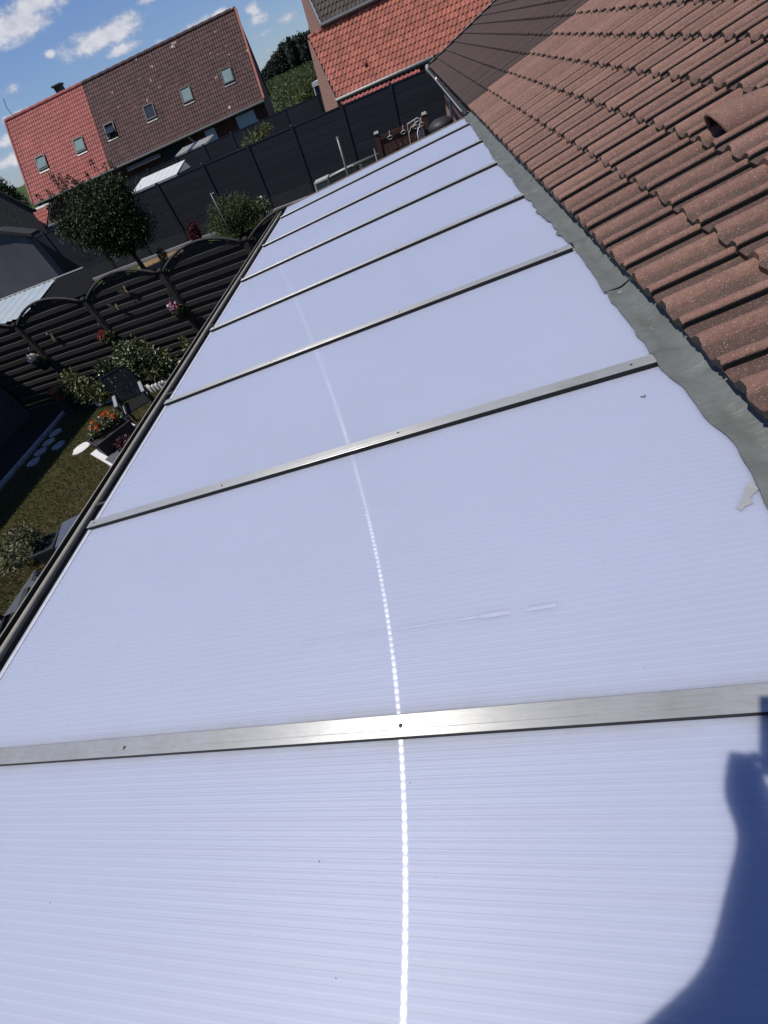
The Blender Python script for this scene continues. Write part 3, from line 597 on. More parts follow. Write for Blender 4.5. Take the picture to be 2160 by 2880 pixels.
tiled(house, [TY0 + TW * j for j in range(-15, 23)], NC, 'tile', 100, 300)
# ridge
part('ridge', MB().tube([tuple(E0 + SV * (NC * GA + .1) + np.array([0, y, .0])) for y in np.linspace(-2.6, YB, 30)], .13, 10), 'tile', house, True)
# hooded vent tile
def vent(parent):
    a = PH - rad(3.5); ex = np.array([math.cos(a), 0, math.sin(a)]); ez = np.array([-math.sin(a), 0, math.cos(a)])
    yc = 2.835; s0 = E0 + SV * .635 + np.array([0, yc, 0]); mb = MB(); rings = []; n = 13
    for k, (d, r, h, lift) in enumerate(((0.0, .092, .105, .0), (.012, .098, .118, .0), (.10, .096, .108, 0), (.22, .085, .080, 0), (.33, .066, .05, 0), (.42, .045, .022, 0))):
        off = .035 if k == 0 else 0
        rings.append([s0 + ex * (d + .05 * (1 - math.sin(math.pi * i / (n - 1))) * (k < 2)) + np.array([0, -r * math.cos(math.pi * i / (n - 1)), 0]) + ez * (h * math.sin(math.pi * i / (n - 1)) - .004) for i in range(n)])
    mb.add([p for rg in rings for p in rg], [(k * n + i, k * n + i + 1, (k + 1) * n + i + 1, (k + 1) * n + i) for k in range(5) for i in range(n - 1)])
    vo = part('vent_hood', mb, 'tile_plain', parent, True)
    inn = [s0 + ex * .085 + np.array([0, -.084 * math.cos(math.pi * i / (n - 1)), 0]) + ez * (.098 * math.sin(math.pi * i / (n - 1)) - .004) for i in range(n)]
    part('vent_grille', MB().add(inn, [tuple(range(n))]), 'gasket', vo)  # black sheet painted as the shade inside the open hood
    lip = [s0 + ex * (.004 + .05 * (1 - math.sin(math.pi * i / (n - 1)))) + np.array([0, -.093 * math.cos(math.pi * i / (n - 1)), 0]) + ez * (.107 * math.sin(math.pi * i / (n - 1)) - .004) for i in range(n)]
    part('vent_lip', MB().tube(lip, .009, 6), 'tile_plain', vo, True)
vent(house)
for yb in (-1.2, 1.0, 3.4, 5.8): part('window', MB().bbox((1.15, yb, .9), (1.2, yb + 1.2, 2.0)), 'glass_dark', house)

nb = thing('attached_house', (1.2, 14, 0), 'attached brick house with dark brown roof tiles and pale eaves gutter', 'house')
YE = YB + 39 * TW
roofbody(nb, YB, YE, 1)
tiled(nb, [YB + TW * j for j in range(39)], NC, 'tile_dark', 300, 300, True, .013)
part('verge_strip', MB().add([tuple(E0 + SV * s + np.array([0, YE + dy + .03 * math.sin(s * 9), dz])) for s in np.linspace(-.02, 4.6, 40) for dy, dz in ((-.25, .03), (-.05, .05), (.35, -.02))], [(i * 3 + c, i * 3 + c + 1, i * 3 + c + 4, i * 3 + c + 3) for i in range(39) for c in range(2)]), 'gasket', nb)
part('mortar_line', MB().tube([tuple(E0 + SV * s + np.array([0, YE - .25 + .04 * math.sin(s * 7) + .02 * math.sin(s * 23), .045])) for s in np.linspace(.0, 4.5, 70)], .014, 5), 'metal_grey', nb)
part('ridge', MB().tube([tuple(E0 + SV * (NC * GA + .1) + np.array([0, y, .0])) for y in np.linspace(YB, YE, 30)], .13, 10), 'tile_dark', nb, True)
gx, gz = .80, 2.34
part('gutter', MB().add([(gx + .04 * math.cos(t), y, gz + .05 * math.sin(t)) for y in (YB + .35, YE) for t in np.linspace(math.pi, 2 * math.pi, 9)], [(c, c + 1, 9 + c + 1, 9 + c) for c in range(8)]), 'charcoal', nb, True)
part('gutter_rim', MB().tube([(gx - .042, YB + .35, gz), (gx - .042, YE, gz)], .007, 6), 'cream', nb)
for k in range(9): 
    y = YB + .5 + k * 1.33; part('gutter_bracket', MB().tube([(gx - .06, y, gz + .01), (gx - .02, y, gz - .075), (gx + .06, y, gz - .05), (gx + .3, y, gz + .03)], .009, 5), 'metal_grey', nb)
part('gutter_end', MB().lathe([(0.001, -.1), (.07, -.08), (.08, .08), (.06, .13)], (gx, YE + .02, gz - .02), 10), 'cream', nb, True)
part('downpipe', MB().tube([(gx, 15.9, gz - .03), (gx + .1, 16.0, gz - .15), (1.11, 16.2, gz - .38), (1.12, 16.2, .0)], .04, 8), 'white_paint', nb, True)
part('gable_board', MB().add([tuple(E0 + SV * s + np.array([0, YE + .36, dz])) for s in (0, 4.6) for dz in (.0, -.28)], [(0, 1, 3, 2)]), 'wood_red', nb)

# ------------------------------------------------------------------ arched wooden fence at the end of the garden
FY = 8.5; posts = [-10.62, -8.80, -6.95, -5.10, -3.25, -1.42]
plabels = ['dark arched wooden fence panel behind the white-flowered basket, furthest from the patio roof', 'dark arched wooden fence panel carrying the oval bird ornament', 'dark arched wooden fence panel carrying two pale butterflies',
           'dark arched wooden fence panel ending at the capped post by the gutter', 'dark arched wooden fence panel half hidden under the patio gutter']
slatmeshes = {}
def slat(w, h):
    key = (round(w, 3), h)
    if key not in slatmeshes:
        mb = MB(); n = 6; r = random.Random(int(w * 1000))
        pr = [(-h / 2, .009), (-h / 2 + .008, -.009), (h / 2 - .008, -.009), (h / 2, .009)]
        V = []; 
        for k in range(n + 1):
            x = -w / 2 + w * k / n; dz = r.uniform(-.003, .003)
            V += [(x, b_, a_ + dz) for a_, b_ in pr]
        F = [(k * 4 + c, (k + 1) * 4 + c, (k + 1) * 4 + (c + 1) % 4, k * 4 + (c + 1) % 4) for k in range(n) for c in range(4)] + [(3, 2, 1, 0), (n * 4, n * 4 + 1, n * 4 + 2, n * 4 + 3)]
        slatmeshes[key] = mb.add(V, F).mesh('slat', M['wood_dark'])
    return slatmeshes[key]
for i in range(5):
    x0, x1 = posts[i] + .035, posts[i + 1] - .035; xc, hw = (x0 + x1) / 2, (x1 - x0) / 2
    t = thing('fence_panel', (xc, FY, 0), plabels[i], 'fence panel', 'arched panels of the wooden garden fence')
    arch = lambda x: 1.80 + .265 * (1 - ((x - xc) / hw) ** 2)
    part('arch_rail', MB().tube([(x, FY - .012, arch(x)) for x in np.linspace(x0, x1, 15)], .026, 6), 'wood_frame', t, True)
    part('arch_rail', MB().tube([(x, FY + .005, arch(x) - .055) for x in np.linspace(x0 + .05, x1 - .05, 13)], .016, 5), 'wood_frame', t, True)
    for x in (x0 + .02, x1 - .02): part('stile', MB().bbox((x - .022, FY - .02, .05), (x + .022, FY + .05, 1.80)), 'wood_frame', t)
    part('middle_stile', MB().bbox((xc - .02, FY + .036, .05), (xc + .02, FY + .06, 2.0)), 'wood_frame', t)
    part('bottom_rail', MB().bbox((x0, FY - .02, .03), (x1, FY + .04, .09)), 'wood_frame', t)
    z = .16
    while z < 2.0:
        for zz, yy in ((z, FY - .002), (z + .083, FY + .026)):
            lim = zz + .05
            w = (2 * hw - .09) if lim < 1.80 else 2 * hw * math.sqrt(max(0, 1 - (lim - 1.80) / .265)) - .06
            if w < .3: continue
            w = round(w, 2); o = link('slat', slat(w, .092), t); o.matrix_basis = Matrix.Translation((xc, yy, zz + random.uniform(-.003, .003))) @ Matrix.Rotation(rad(random.uniform(-.25, .25)), 4, 'Y')
        z += .166
    po = part('post', MB().bbox((posts[i + 1] - .035, FY - .035, 0), (posts[i + 1] + .035, FY + .035, 1.84)), 'wood_frame', t)
    part('post_cap', MB().box((posts[i + 1], FY, 1.855), (.095, .095, .03), None, .8), 'wood_frame', po)
def basket(x, z, petals, pl, label, seed, n=46):
    t = thing('hanging_basket', (x, FY - .16, z - .12), label, 'hanging basket')
    part('pot', MB().lathe([(.001, -.12), (.075, -.12), (.10, -.06), (.125, .02), (.132, .03), (.12, .03), (.11, .0), (.001, .0)], (x, FY - .16, z), 14), 'black', t, True)
    part('bracket', MB().tube([(x, FY - .03, z + .35), (x, FY - .10, z + .37), (x, FY - .16, z + .33), (x, FY - .16, z + .02)], .006, 5), 'black', t)
    foliage('leaves', leaves([((x, FY - .16, z + .08), (.17, .13, .10))], 420, .05, .55, seed), 'leaf_bush', t)
    V, F = leaves([((x + pl[0], FY - .2, z + .12 + pl[1]), (.14, .09, .085))], int(n * 2.2), .042, .95, seed + 50); foliage('petals', (V, F), petals, t)['kind'] = 'stuff'
basket(-5.14, 1.10, 'petal_pink', (-.03, .05), 'black hanging pot of pink and white flowers on the arched fence', 21)
basket(-6.95, 1.02, 'petal_red', (-.05, .04), 'hanging pot of red and orange flowers behind the pale shrub', 22)
basket(-8.87, 1.02, 'petal_white', (-.05, .06), 'hanging pot of white flowers on the shaded fence end', 23, 60)
for (x, z, a, lab) in ((-6.0, 1.74, .3, 'pale metal butterfly high on the arched fence panel'), (-6.42, 1.54, -.2, 'pale metal butterfly low on the arched fence panel')):
    t = thing('butterfly_ornament', (x, FY - .03, z), lab, 'ornament', 'butterflies on the fence')
    for s in (-1, 1):
        poly = [(0, .0), (.05 * s, .065), (.105 * s, .075), (.10 * s, .03), (.06 * s, .005), (.075 * s, -.035), (.04 * s, -.06), (.01 * s, -.03)]
        part('wing', MB().prism([(x + p * math.cos(a) - q * math.sin(a) * .4, z + q + p * math.sin(a)) for p, q in poly], lambda u, w: (u, FY - .035 - abs(u - x) * .5, w), lambda u, w: (u, FY - .028 - abs(u - x) * .5, w)), 'butterfly', t)
    part('body', MB().tube([(x, FY - .035, z - .05), (x, FY - .035, z + .05)], .006, 6), 'black', t)
t = thing('bird_ornament', (-8.21, FY - .03, 1.41), 'small oval bird ornament with white head on the fence', 'ornament')
part('body', MB().prism([(-8.21 + .035 * math.cos(k) + .03 * math.sin(k), 1.40 + .085 * math.sin(k)) for k in np.linspace(0, 6.0, 12)], lambda u, w: (u, FY - .05, w), lambda u, w: (u, FY - .03, w)), 'butterfly', t)
part('head', MB().lathe([(.001, -.02), (.02, 0), (.001, .02)], (-8.25, FY - .05, 1.50), 8), 'white_stone', t, True)

# ------------------------------------------------------------------ flower bed
def shrub(name, label, blobs, n, size, mat, seed, base, cat='shrub', asp=.5, clump=0, shell=.5, stem=.012, group=None, droop=0):
    t = thing(name, base, label, cat, group)
    part('stems', stems(MB(), base, [(b[0][0] + random.uniform(-.5, .5) * b[1][0], b[0][1] + random.uniform(-.5, .5) * b[1][1], b[0][2] + .3 * b[1][2]) for b in blobs for _ in range(2)], stem), 'bark', t)
    foliage('foliage', leaves(blobs, n, size, asp, seed, shell, droop, clump), mat, t); return t
s = shrub('shrub', 'pale variegated shrub, tallest of those along the arched fence', [((-6.45, 8.05, .72), (.40, .28, .36)), ((-6.15, 8.0, .42), (.45, .3, .36)), ((-6.7, 8.0, .55), (.3, .25, .3))], 3600, .078, 'leaf_var', 31, (-6.45, 8.08, 0), clump=26)
s = shrub('shrub', 'glossy dark shrub with white-edged leaves behind the garden chair', [((-7.25, 7.95, .50), (.38, .28, .32)), ((-6.95, 7.9, .32), (.4, .3, .28))], 2800, .085, 'leaf_gloss', 32, (-7.2, 8.0, 0), clump=20, asp=.6)
s = shrub('shrub', 'yellow-green shrub at the shaded corner of the flower bed', [((-8.22, 7.9, .58), (.36, .28, .26)), ((-7.98, 7.85, .34), (.45, .3, .28)), ((-7.7, 7.8, .22), (.3, .25, .2))], 3300, .072, 'leaf_yellow', 33, (-8.1, 7.9, 0), clump=24)
shrub('bed_plant', 'slender green plant by the fence foot close to the gutter', [((-5.35, 8.2, .5), (.12, .1, .28)), ((-5.45, 8.1, .22), (.18, .12, .15))], 420, .06, 'leaf_yellow', 34, (-5.38, 8.2, 0), 'plant')
shrub('bed_plant', 'low dark ground plant beside the white pebbles', [((-5.85, 7.98, .18), (.42, .2, .18))], 900, .05, 'leaf_gloss', 35, (-5.85, 8.0, 0), 'plant')
# terracotta pot at the shaded end
t = thing('terracotta_pot', (-8.72, 7.9, 0), 'terracotta pot half hidden beside the yellow-green shrub', 'pot')
part('body', MB().lathe([(.001, 0), (.10, 0), (.13, .2), (.15, .2), (.15, .25), (.13, .25), (.12, .2), (.001, .19)], (-8.72, 7.9, .35), 14), 'terracotta', t, True)
part('stand', MB().bbox((-8.85, 7.78, 0), (-8.6, 8.02, .35)), 'wood_frame', t)
# ridged white edging stones and pebbles
def edging(x, y, a, lab):
    t = thing('edging_block', (x, y, 0), lab, 'edging', 'ridged pale edging blocks of the flower bed'); R = Matrix.Rotation(a, 3, 'Z')
    for k in range(6): 
        c = R @ Vector((-.20 + k * .08, 0, 0)); part('rib', MB().lathe([(.038, 0), (.038, .12), (.03, .15), (.001, .16)], (x + c.x, y + c.y, 0), 8), 'white_stone', t, True)
for k, (x, y, a) in enumerate(((-7.72, 7.78, .1), (-7.2, 7.82, .05), (-6.70, 7.80, -.05), (-6.22, 7.74, .2), (-5.75, 7.86, .15), (-5.25, 7.9, 0))):
    edging(x, y, a, 'ridged pale concrete edging block along the flower bed')
for k in range(26):
    x = random.uniform(-6.5, -5.3); y = 7.93 + random.uniform(-.10, .16) + .04 * (x + 6); r_ = random.uniform(.035, .075)
    single('pebble', MB().lathe([(.001, -.3 * r_), (r_ * .8, -.2 * r_), (r_, .2 * r_), (r_ * .7, .6 * r_), (.001, .75 * r_)], (x, y, .03 + (.05 if k % 3 == 0 else 0)), 8, Matrix.Rotation(random.uniform(-.4, .4), 3, 'X')), 'white_stone', 'rounded white pebble in the heap by the flower bed edging', 'pebble', 'white pebbles by the flower bed', True)
t = thing('white_jar', (-5.55, 8.05, 0), 'small white rounded garden jar against the fence foot', 'jar')
part('body', MB().lathe([(.001, 0), (.07, 0), (.11, .1), (.10, .22), (.05, .28), (.06, .31), (.001, .31)], (-5.62, 8.02, .02), 14), 'white_stone', t, True)
# stepping stones
for k, (x, y, r_, m_) in enumerate(((-8.70, 7.06,.145, 's'), (-8.66, 6.72,.145, 's'), (-8.66, 6.41,.145, 's'), (-8.60, 6.08,.145, 's'), (-8.22, 6.48,.145, 's'), (-7.39, 6.12, .19, 'w'))):
    rr_ = random.Random(k); pts = [(r_ * (1 + rr_.uniform(-.12, .12)) * math.cos(a), r_ * (1 + rr_.uniform(-.12, .12)) * math.sin(a)) for a in np.linspace(0, 2 * math.pi, 15)[:-1]]
    mb = MB(); n = len(pts); mb.add([(x + p, y + q, 0) for p, q in pts] + [(x + p, y + q, .03) for p, q in pts] + [(x + .9 * p, y + .9 * q, .038) for p, q in pts], [(i, (i + 1) % n, n + (i + 1) % n, n + i) for i in range(n)] + [(n + i, n + (i + 1) % n, 2 * n + (i + 1) % n, 2 * n + i) for i in range(n)] + [tuple(range(2 * n, 3 * n))])
    lab = ('round grey stepping stone in the shaded strip along the kerb' if k < 4 else 'round grey stepping stone set apart on the shaded grass') if m_ == 's' else 'round white stepping stone lying on the sunlit lawn'
    single('stepping_stone', mb, 'stone_grey' if m_ == 's' else 'white_stone', lab, 'stepping stone', 'stepping stones along the lawn' if k < 4 else None)

# ------------------------------------------------------------------ garden furniture
def chair(name, loc, rz, label, armmat='grey_plastic', body='black', cat='chair'):
    t = thing(name, loc, label, cat); R = Matrix.Rotation(rz, 3, 'Z'); L0 = Vector(loc)
    def P(x, y, z): return tuple(R @ Vector((x, y, z)) + L0)
    def bx(x0, x1, y0, y1, z0, z1): return MB().box(P((x0 + x1) / 2, (y0 + y1) / 2, (z0 + z1) / 2), (x1 - x0, y1 - y0, z1 - z0), R)
    for k in range(9): part('seat_slat', bx(-.235, .235, -.27 + k * .058, -.27 + k * .058 + .05, .395, .415), body, t)
    for k in range(9):
        x = -.225 + k * .052; part('back_slat', MB().bar(P(x + .017, .245, .43), P(x + .017, .37, .93), .044, .014, up=tuple(R @ Vector((0, 1, 0)))), body, t)
    for s in (-1, 1):
        part('armrest', bx(.265 * s - .03, .265 * s + .03, -.30, .26, .60, .625), armmat, t)
        part('leg', MB().bar(P(.265 * s, -.27, .60), P(.265 * s, -.27, 0.004), .045, .035), 'charcoal', t)
        part('leg', MB().bar(P(.265 * s, .24, .60), P(.265 * s, .29, 0.004), .045, .035), 'charcoal', t)
        part('seat_rail', bx(.245 * s - .012, .245 * s + .012, -.29, .27, .36, .40), armmat, t)
        part('back_stile', MB().bar(P(.25 * s, .25, .40), P(.25 * s, .375, .95), .03, .03), body, t)
    part('back_rail', MB().bar(P(-.25, .375, .945), P(.25, .375, .945), .03, .03), body, t)
    return t
chair('garden_chair', (-5.93, 6.53, .004), rad(34.8), 'black slatted garden chair with grey armrests on the sunlit lawn')
chair('garden_chair', (-5.25, 1.92, .03), rad(200), 'black garden chair on the dark terrace decking', 'charcoal')
e1 = Vector((.82, -.572, 0)); e2 = Vector((.572, .82, 0)); TA = Vector((-5.49, 4.58, 0)); RT = Matrix((e1, e2, Vector((0, 0, 1)))).transposed()
def TP(a, b, z): return tuple(TA + e1 * a + e2 * b + Vector((0, 0, z)))
def tb(a0, a1, b0, b1, z0, z1, taper=1.0): return MB().box(TP((a0 + a1) / 2, (b0 + b1) / 2, (z0 + z1) / 2), (a1 - a0, b1 - b0, z1 - z0), RT, taper)
t = thing('garden_table', tuple(TA + e1 * .7 + e2 * .36), 'white garden table carrying the black planter box', 'table')
part('table_top', tb(0, 1.5, 0, .74, .715, .75), 'table_white', t)
part('apron', tb(.06, 1.44, .06, .68, .64, .715), 'table_white', t)
for a in (.08, 1.42):
    for b in (.08, .66): part('leg', tb(a - .03, a + .03, b - .03, b + .03, .004, .715), 'table_white', t)
def planter(a0, a1, b0, b1, h, mat, label, plants, seed):
    t = thing('planter_box', TP((a0 + a1) / 2, (b0 + b1) / 2, .75), label, 'planter'); z0, z1 = .75, .75 + h; w = .018
    part('base', tb(a0, a1, b0, b1, z0, z0 + .02), mat, t)
    for (p, q, r_, s_) in ((a0, a0 + w, b0, b1), (a1 - w, a1, b0, b1), (a0 + w, a1 - w, b0, b0 + w), (a0 + w, a1 - w, b1 - w, b1)): part('side', tb(p, q, r_, s_, z0 + .02, z1 - .012), mat, t)
    for (p, q, r_, s_) in ((a0 - .012, a0 + w, b0 - .012, b1 + .012), (a1 - w, a1 + .012, b0 - .012, b1 + .012), (a0 + w, a1 - w, b0 - .012, b0 + w), (a0 + w, a1 - w, b1 - w, b1 + .012)): part('rim', tb(p, q, r_, s_, z1 - .012, z1), 'charcoal' if mat == 'black' else mat, t)
    part('soil', tb(a0 + w, a1 - w, b0 + w, b1 - w, z0 + .02, z1 - .05), 'soil', t); return t
t = planter(.15, .50, .09, .65, .22, 'black', 'black planter box of orange marigolds on the white table', None, 1)
fc = [TP(a, b, z) for a, b, z in ((.20, .25, 1.03), (.2, .38, 1.06), (.3, .45, 1.07), (.26, .58, 1.04))]
foliage('leaves', leaves([(c, (.13, .11, .09)) for c in fc], 1300, .038, .45, 41, .3), 'leaf_var', t)
for k in range(13):
    c = TP(random.uniform(.12, .42), random.uniform(.18, .6), random.uniform(1.07, 1.16)); part('flower', MB().add(*(lambda VF: (VF[0].tolist(), VF[1].tolist()))(leaves([(c, (.024, .024, .018))], 26, .024, .9, 60 + k, .4))), 'petal_orange', t)
part('flower', MB().lathe([(.001, -.01), (.028, -.004), (.034, .01), (.02, .024), (.001, .028)], TP(.42, .63, 1.03), 10), 'leaf_yellow', t, True)
single('table_tray', tb(.53, .98, .03, .71, .75, .768), 'grey_tray', 'flat grey tray beside the planter box on the white table', 'tray')  # added flat piece; the planter's shadow is put into its grey
t = thing('maroon_plant', TP(.86, .34, .768), 'dark maroon plant in a low black bowl on the grey tray', 'potted plant')
part('bowl', MB().lathe([(.001, 0), (.10, 0), (.15, .09), (.14, .09), (.09, .02), (.001, .02)], TP(.86, .34, .768), 14), 'black', t, True)
foliage('leaves', leaves([(TP(.86, .34, .9), (.14, .14, .08))], 600, .045, .5, 44, .3), 'leaf_maroon', t)
# plant pot and box at the terrace edge
t = thing('potted_plant', (-5.72, 3.18, .0), 'tall black square pot of trailing yellowish plant at the terrace edge', 'potted plant')
mb = MB(); mb.box((-5.72, 3.18, .22), (.30, .30, .40), Matrix.Rotation(.3, 3, 'Z')); part('pot', mb, 'black', t)
mb = MB(); R = Matrix.Rotation(.3, 3, 'Z')
for s in (-1, 1):
    c = R @ Vector((.155 * s, 0, 0)); mb.box((-5.72 + c.x, 3.18 + c.y, .43), (.03, .34, .03), R); c = R @ Vector((0, .155 * s, 0)); mb.box((-5.72 + c.x, 3.18 + c.y, .4299), (.28, .03, .028), R)
part('rim', mb, 'charcoal', t)
foliage('foliage', leaves([((-5.86, 3.2, .58), (.22, .2, .18)), ((-6.12, 3.3, .52), (.26, .22, .18)), ((-6.38, 3.38, .42), (.25, .22, .16)), ((-6.62, 3.3, .36), (.22, .22, .15)), ((-6.3, 3.0, .36), (.2, .18, .14)), ((-6.1, 3.05, .42), (.2, .16, .16))], 2300, .055, .4, 45, .4, .3, 30), 'leaf_pot', t)
part('stems', stems(MB(), (-5.74, 3.18, .42), [(-6.0, 3.25, .6), (-6.3, 3.36, .5), (-5.85, 3.1, .65), (-6.1, 3.1, .5)], .008), 'bark', t)
t = thing('storage_box', (-5.40, 3.3, .0), 'blue-grey plastic storage box beside the black square pot', 'box')
mb = MB(); mb.box((-5.34, 3.36, .22), (.42, .5, .38), Matrix.Rotation(.4, 3, 'Z'), .94); part('body', mb, 'blue_grey', t)
mb = MB(); mb.box((-5.34, 3.36, .435), (.46, .54, .05), Matrix.Rotation(.4, 3, 'Z'), .9); part('lid', mb, 'blue_grey', t)

# ------------------------------------------------------------------ neighbour's garden beyond the fence
def comp_fence(label, y, xs_, z0, z1, nb_, name='composite_fence'):
    t = thing(name, (sum(xs_) / len(xs_), y, 0), label, 'fence'); ms = {}
    for i in range(len(xs_) - 1):
        a, b = xs_[i] + .045, xs_[i + 1] - .045; hgt = (z1 - z0) / nb_
        for k in range(nb_):
            key = round(b - a, 2)
            if key not in ms: ms[key] = MB().prism([(-hgt / 2 + .003, -.006), (-hgt / 2 + .012, -.012), (hgt / 2 - .004, -.012), (hgt / 2 - .001, -.006), (hgt / 2 - .001, .012), (-hgt / 2 + .003, .012)], lambda z, yy: (-(b - a) / 2, yy, z), lambda z, yy: ((b - a) / 2, yy, z)).mesh('board', M['comp'])
            o = link('board', ms[key], t); o.matrix_basis = Matrix.Translation(((a + b) / 2, y, z0 + (k + .5) * hgt))
        part('backing', MB().bbox((a, y + .013, z0), (b, y + .02, z1)), 'comp_post', t)
        part('top_rail', MB().bbox((a, y - .022, z1), (b, y + .022, z1 + .035)), 'comp_post', t)
        part('gravel_board', MB().bbox((a, y - .03, 0), (b, y + .02, z0)), 'gravel', t)
    for x in xs_:
        po = part('post', MB().bbox((x - .05, y - .05, 0), (x + .05, y + .05, z1 + .07)), 'comp_post', t); part('post_cap', MB().box((x, y, z1 + .085), (.115, .115, .03), None, .8), 'comp_post', po)
    return t
fx_ = [-19.5, -17.4, -15.2, -13.1, -11.0, -8.71, -6.58, -4.60, -2.49, -.55, 1.35]
comp_fence('anthracite composite fence with tall posts in front of the tiled houses', 22.0, fx_, .44, 2.2, 6)
comp_fence('second anthracite composite fence standing further behind the white-roofed shed', 35.0, [-21.6, -19.6, -17.55, -15.3, -13.2, -11.15, -9.15, -7.4, -5.2, -4.6], .2, 2.34, 6)
t = thing('kerb_rail', (-9, 21.4, 0), 'pale concrete kerb along the foot of the composite fence', 'kerb')
for i in range(8): part('kerb_stone', MB().bbox((-18 + i * 1.9, 21.35, 0), (-18 + i * 1.9 + 1.88, 21.45, .11)), 'kerb', t)
t = thing('drain_pipe', (-2.3, 20.4, 0), 'long grey pipe lying along the composite fence', 'pipe')
part('pipe', MB().tube([(-4.1, 20.5, .52), (-2.7, 20.5, .62), (-1.35, 20.5, .66)], .07, 8), 'metal_grey', t, True)
part('pipe', MB().tube([(-1.3, 20.4, .62), (1.0, 20.4, .80)], .09, 8), 'metal_grey', t, True)
for x in (-3.6, -2.2, .2): part('support', MB().bbox((x - .06, 20.42, 0), (x + .06, 20.56, .6)), 'concrete', t)
# washing-line poles
for (x, y, z1, r_, lab) in ((-6.91, 17, 1.78, .022, 'thin grey washing-line pole in front of the round bush'), (-2.03, 15, 2.05, .032, 'grey steel pole leaning against the dark fence'), (-1.06, 14, 1.66, .014, 'thin pale rod beside the red-brown wooden screen')):
    t = thing('line_pole', (x, y, 0), lab, 'pole'); part('shaft', MB().tube([(x, y, 0), (x, y, z1)], r_, 8), 'metal_grey', t, True); part('cap', MB().lathe([(r_ * 1.15, -.02), (r_ * 1.15, .012), (.001, .016)], (x, y, z1), 8), 'metal_pale', t)
    if r_ < .03 and x < -5: part('hook', MB().tube([(x, y, z1 - .02), (x + .12, y, z1 - .01)], .008, 5), 'metal_pale', t)
# wooden screen with hanging bowls, wheel ornament on a bracket
t = thing('wooden_screen', (-.3, 14, 0), 'low red-brown wooden screen panel beyond the patio roof', 'screen')
for k in range(9): part('plank', MB().bbox((-.90 + k * .13, 13.985, .75), (-.90 + k * .13 + .126, 14.015, 1.87 + .01 * math.sin(k * 5))), 'wood_red', t)
for x in (-.92, .31): 
    po = part('post', MB().bbox((x - .055, 13.95, 0), (x + .055, 14.06, 1.93)), 'wood_red', t); part('post_cap', MB().box((x, 14.0, 1.95), (.13, .13, .04), None, .8), 'metal_pale', po)
part('rail', MB().bbox((-.9, 13.96, 1.78), (.3, 13.983, 1.86)), 'wood_red', t); part('rail', MB().bbox((-.9, 13.96, .95), (.3, 13.983, 1.03)), 'wood_red', t)
for k, (x, z) in enumerate(((-.60, 1.80), (-.25, 1.80), (.06, 1.81), (.21, 1.81))):
    t = thing('hanging_ring', (x, 13.9, z - .1), 'pale metal ring hanging from a hook on the wooden screen', 'ring', 'rings hung on the wooden screen')
    part('ring', MB().tube([(x + .062 * math.cos(a), 13.9 - .02 * math.sin(a), z - .03 + .035 * math.sin(a)) for a in np.linspace(0, 2 * math.pi, 15)[:-1]], .012, 6, closed=True), 'metal_pale', t, True)
    part('hook', MB().tube([(x + .0, 13.9, z), (x + .01, 13.93, z + .09), (x + .012, 13.985, z + .09)], .009, 5), 'metal_pale', t)
t = thing('wheel_ornament', (.12, 13.4, .9), 'white wheel ornament hanging on a bent metal bracket', 'ornament')
part('bracket', MB().tube([(-.13, 13.4, .9), (-.125, 13.4, 1.85), (-.12, 13.4, 1.94), (.14, 13.4, 1.98), (.18, 13.4, 1.95), (.185, 13.4, 1.86)], .014, 6), 'metal_pale', t)
part('bracket', MB().tube([(-.125, 13.4, 1.76), (-.05, 13.4, 1.86), (.15, 13.4, 1.93)], .012, 6), 'metal_pale', t)
wc = (.15, 13.4, 1.66)
part('rim', MB().tube([(wc[0] + .075 * math.cos(a), 13.4 + .05 * math.cos(a), wc[2] + .15 * math.sin(a)) for a in np.linspace(0, 2 * math.pi, 21)[:-1]], .014, 6, closed=True), 'white_paint', t, True)
part('hub', MB().tube([(wc[0] + .03 * math.cos(a), 13.4 + .02 * math.cos(a), wc[2] + .06 * math.sin(a)) for a in np.linspace(0, 2 * math.pi, 13)[:-1]], .012, 6, closed=True), 'white_paint', t, True)
for a in np.linspace(0, 2 * math.pi, 7)[:-1]: part('spoke', MB().tube([(wc[0] + r_ * math.cos(a) * .5, 13.4 + r_ * .33 * math.cos(a), wc[2] + r_ * math.sin(a)) for r_ in (.06, .15)], .010, 5), 'white_paint', t)
part('hanger', MB().tube([(wc[0], 13.4, wc[2] + .15), (.18, 13.4, 1.86)], .008, 5), 'white_paint', t)
# covered barbecue-like cushion heap and stump bin
t = thing('cushion_chest', (.75, 15.4, 0), 'low black garden chest with rounded padded lid by the brick wall', 'chest')
part('body', MB().bbox((.50, 15.0, .9), (1.0, 15.9, 1.42)), 'black', t); part('lid', MB().lathe([(.001, .16), (.2, .14), (.32, .07), (.34, 0), (.33, -.04)], (.74, 15.4, 1.44), 14), 'charcoal', t, True); part('leg', MB().bbox((.55, 15.1, 0), (.95, 15.8, .9)), 'black', t)
t = thing('wooden_stump_table', (-3.05, 16.3, 0), 'weathered grey wooden stand with pale board top near the fence', 'stand')
for k in range(5): part('stave', MB().bbox((-3.22 + k * .075, 16.2, 0), (-3.22 + k * .075 + .068, 16.3, 1.10 - .01 * (k % 2))), 'metal_pale', t)
part('top', MB().box((-3.05, 16.35, 1.15), (.46, .5, .04), Matrix.Rotation(-.05, 3, 'Y')), 'metal_pale', t); part('brace', MB().tube([(-3.26, 16.2, 1.12), (-3.28, 16.15, .8), (-3.2, 16.2, .55)], .03, 6), 'metal_pale', t)
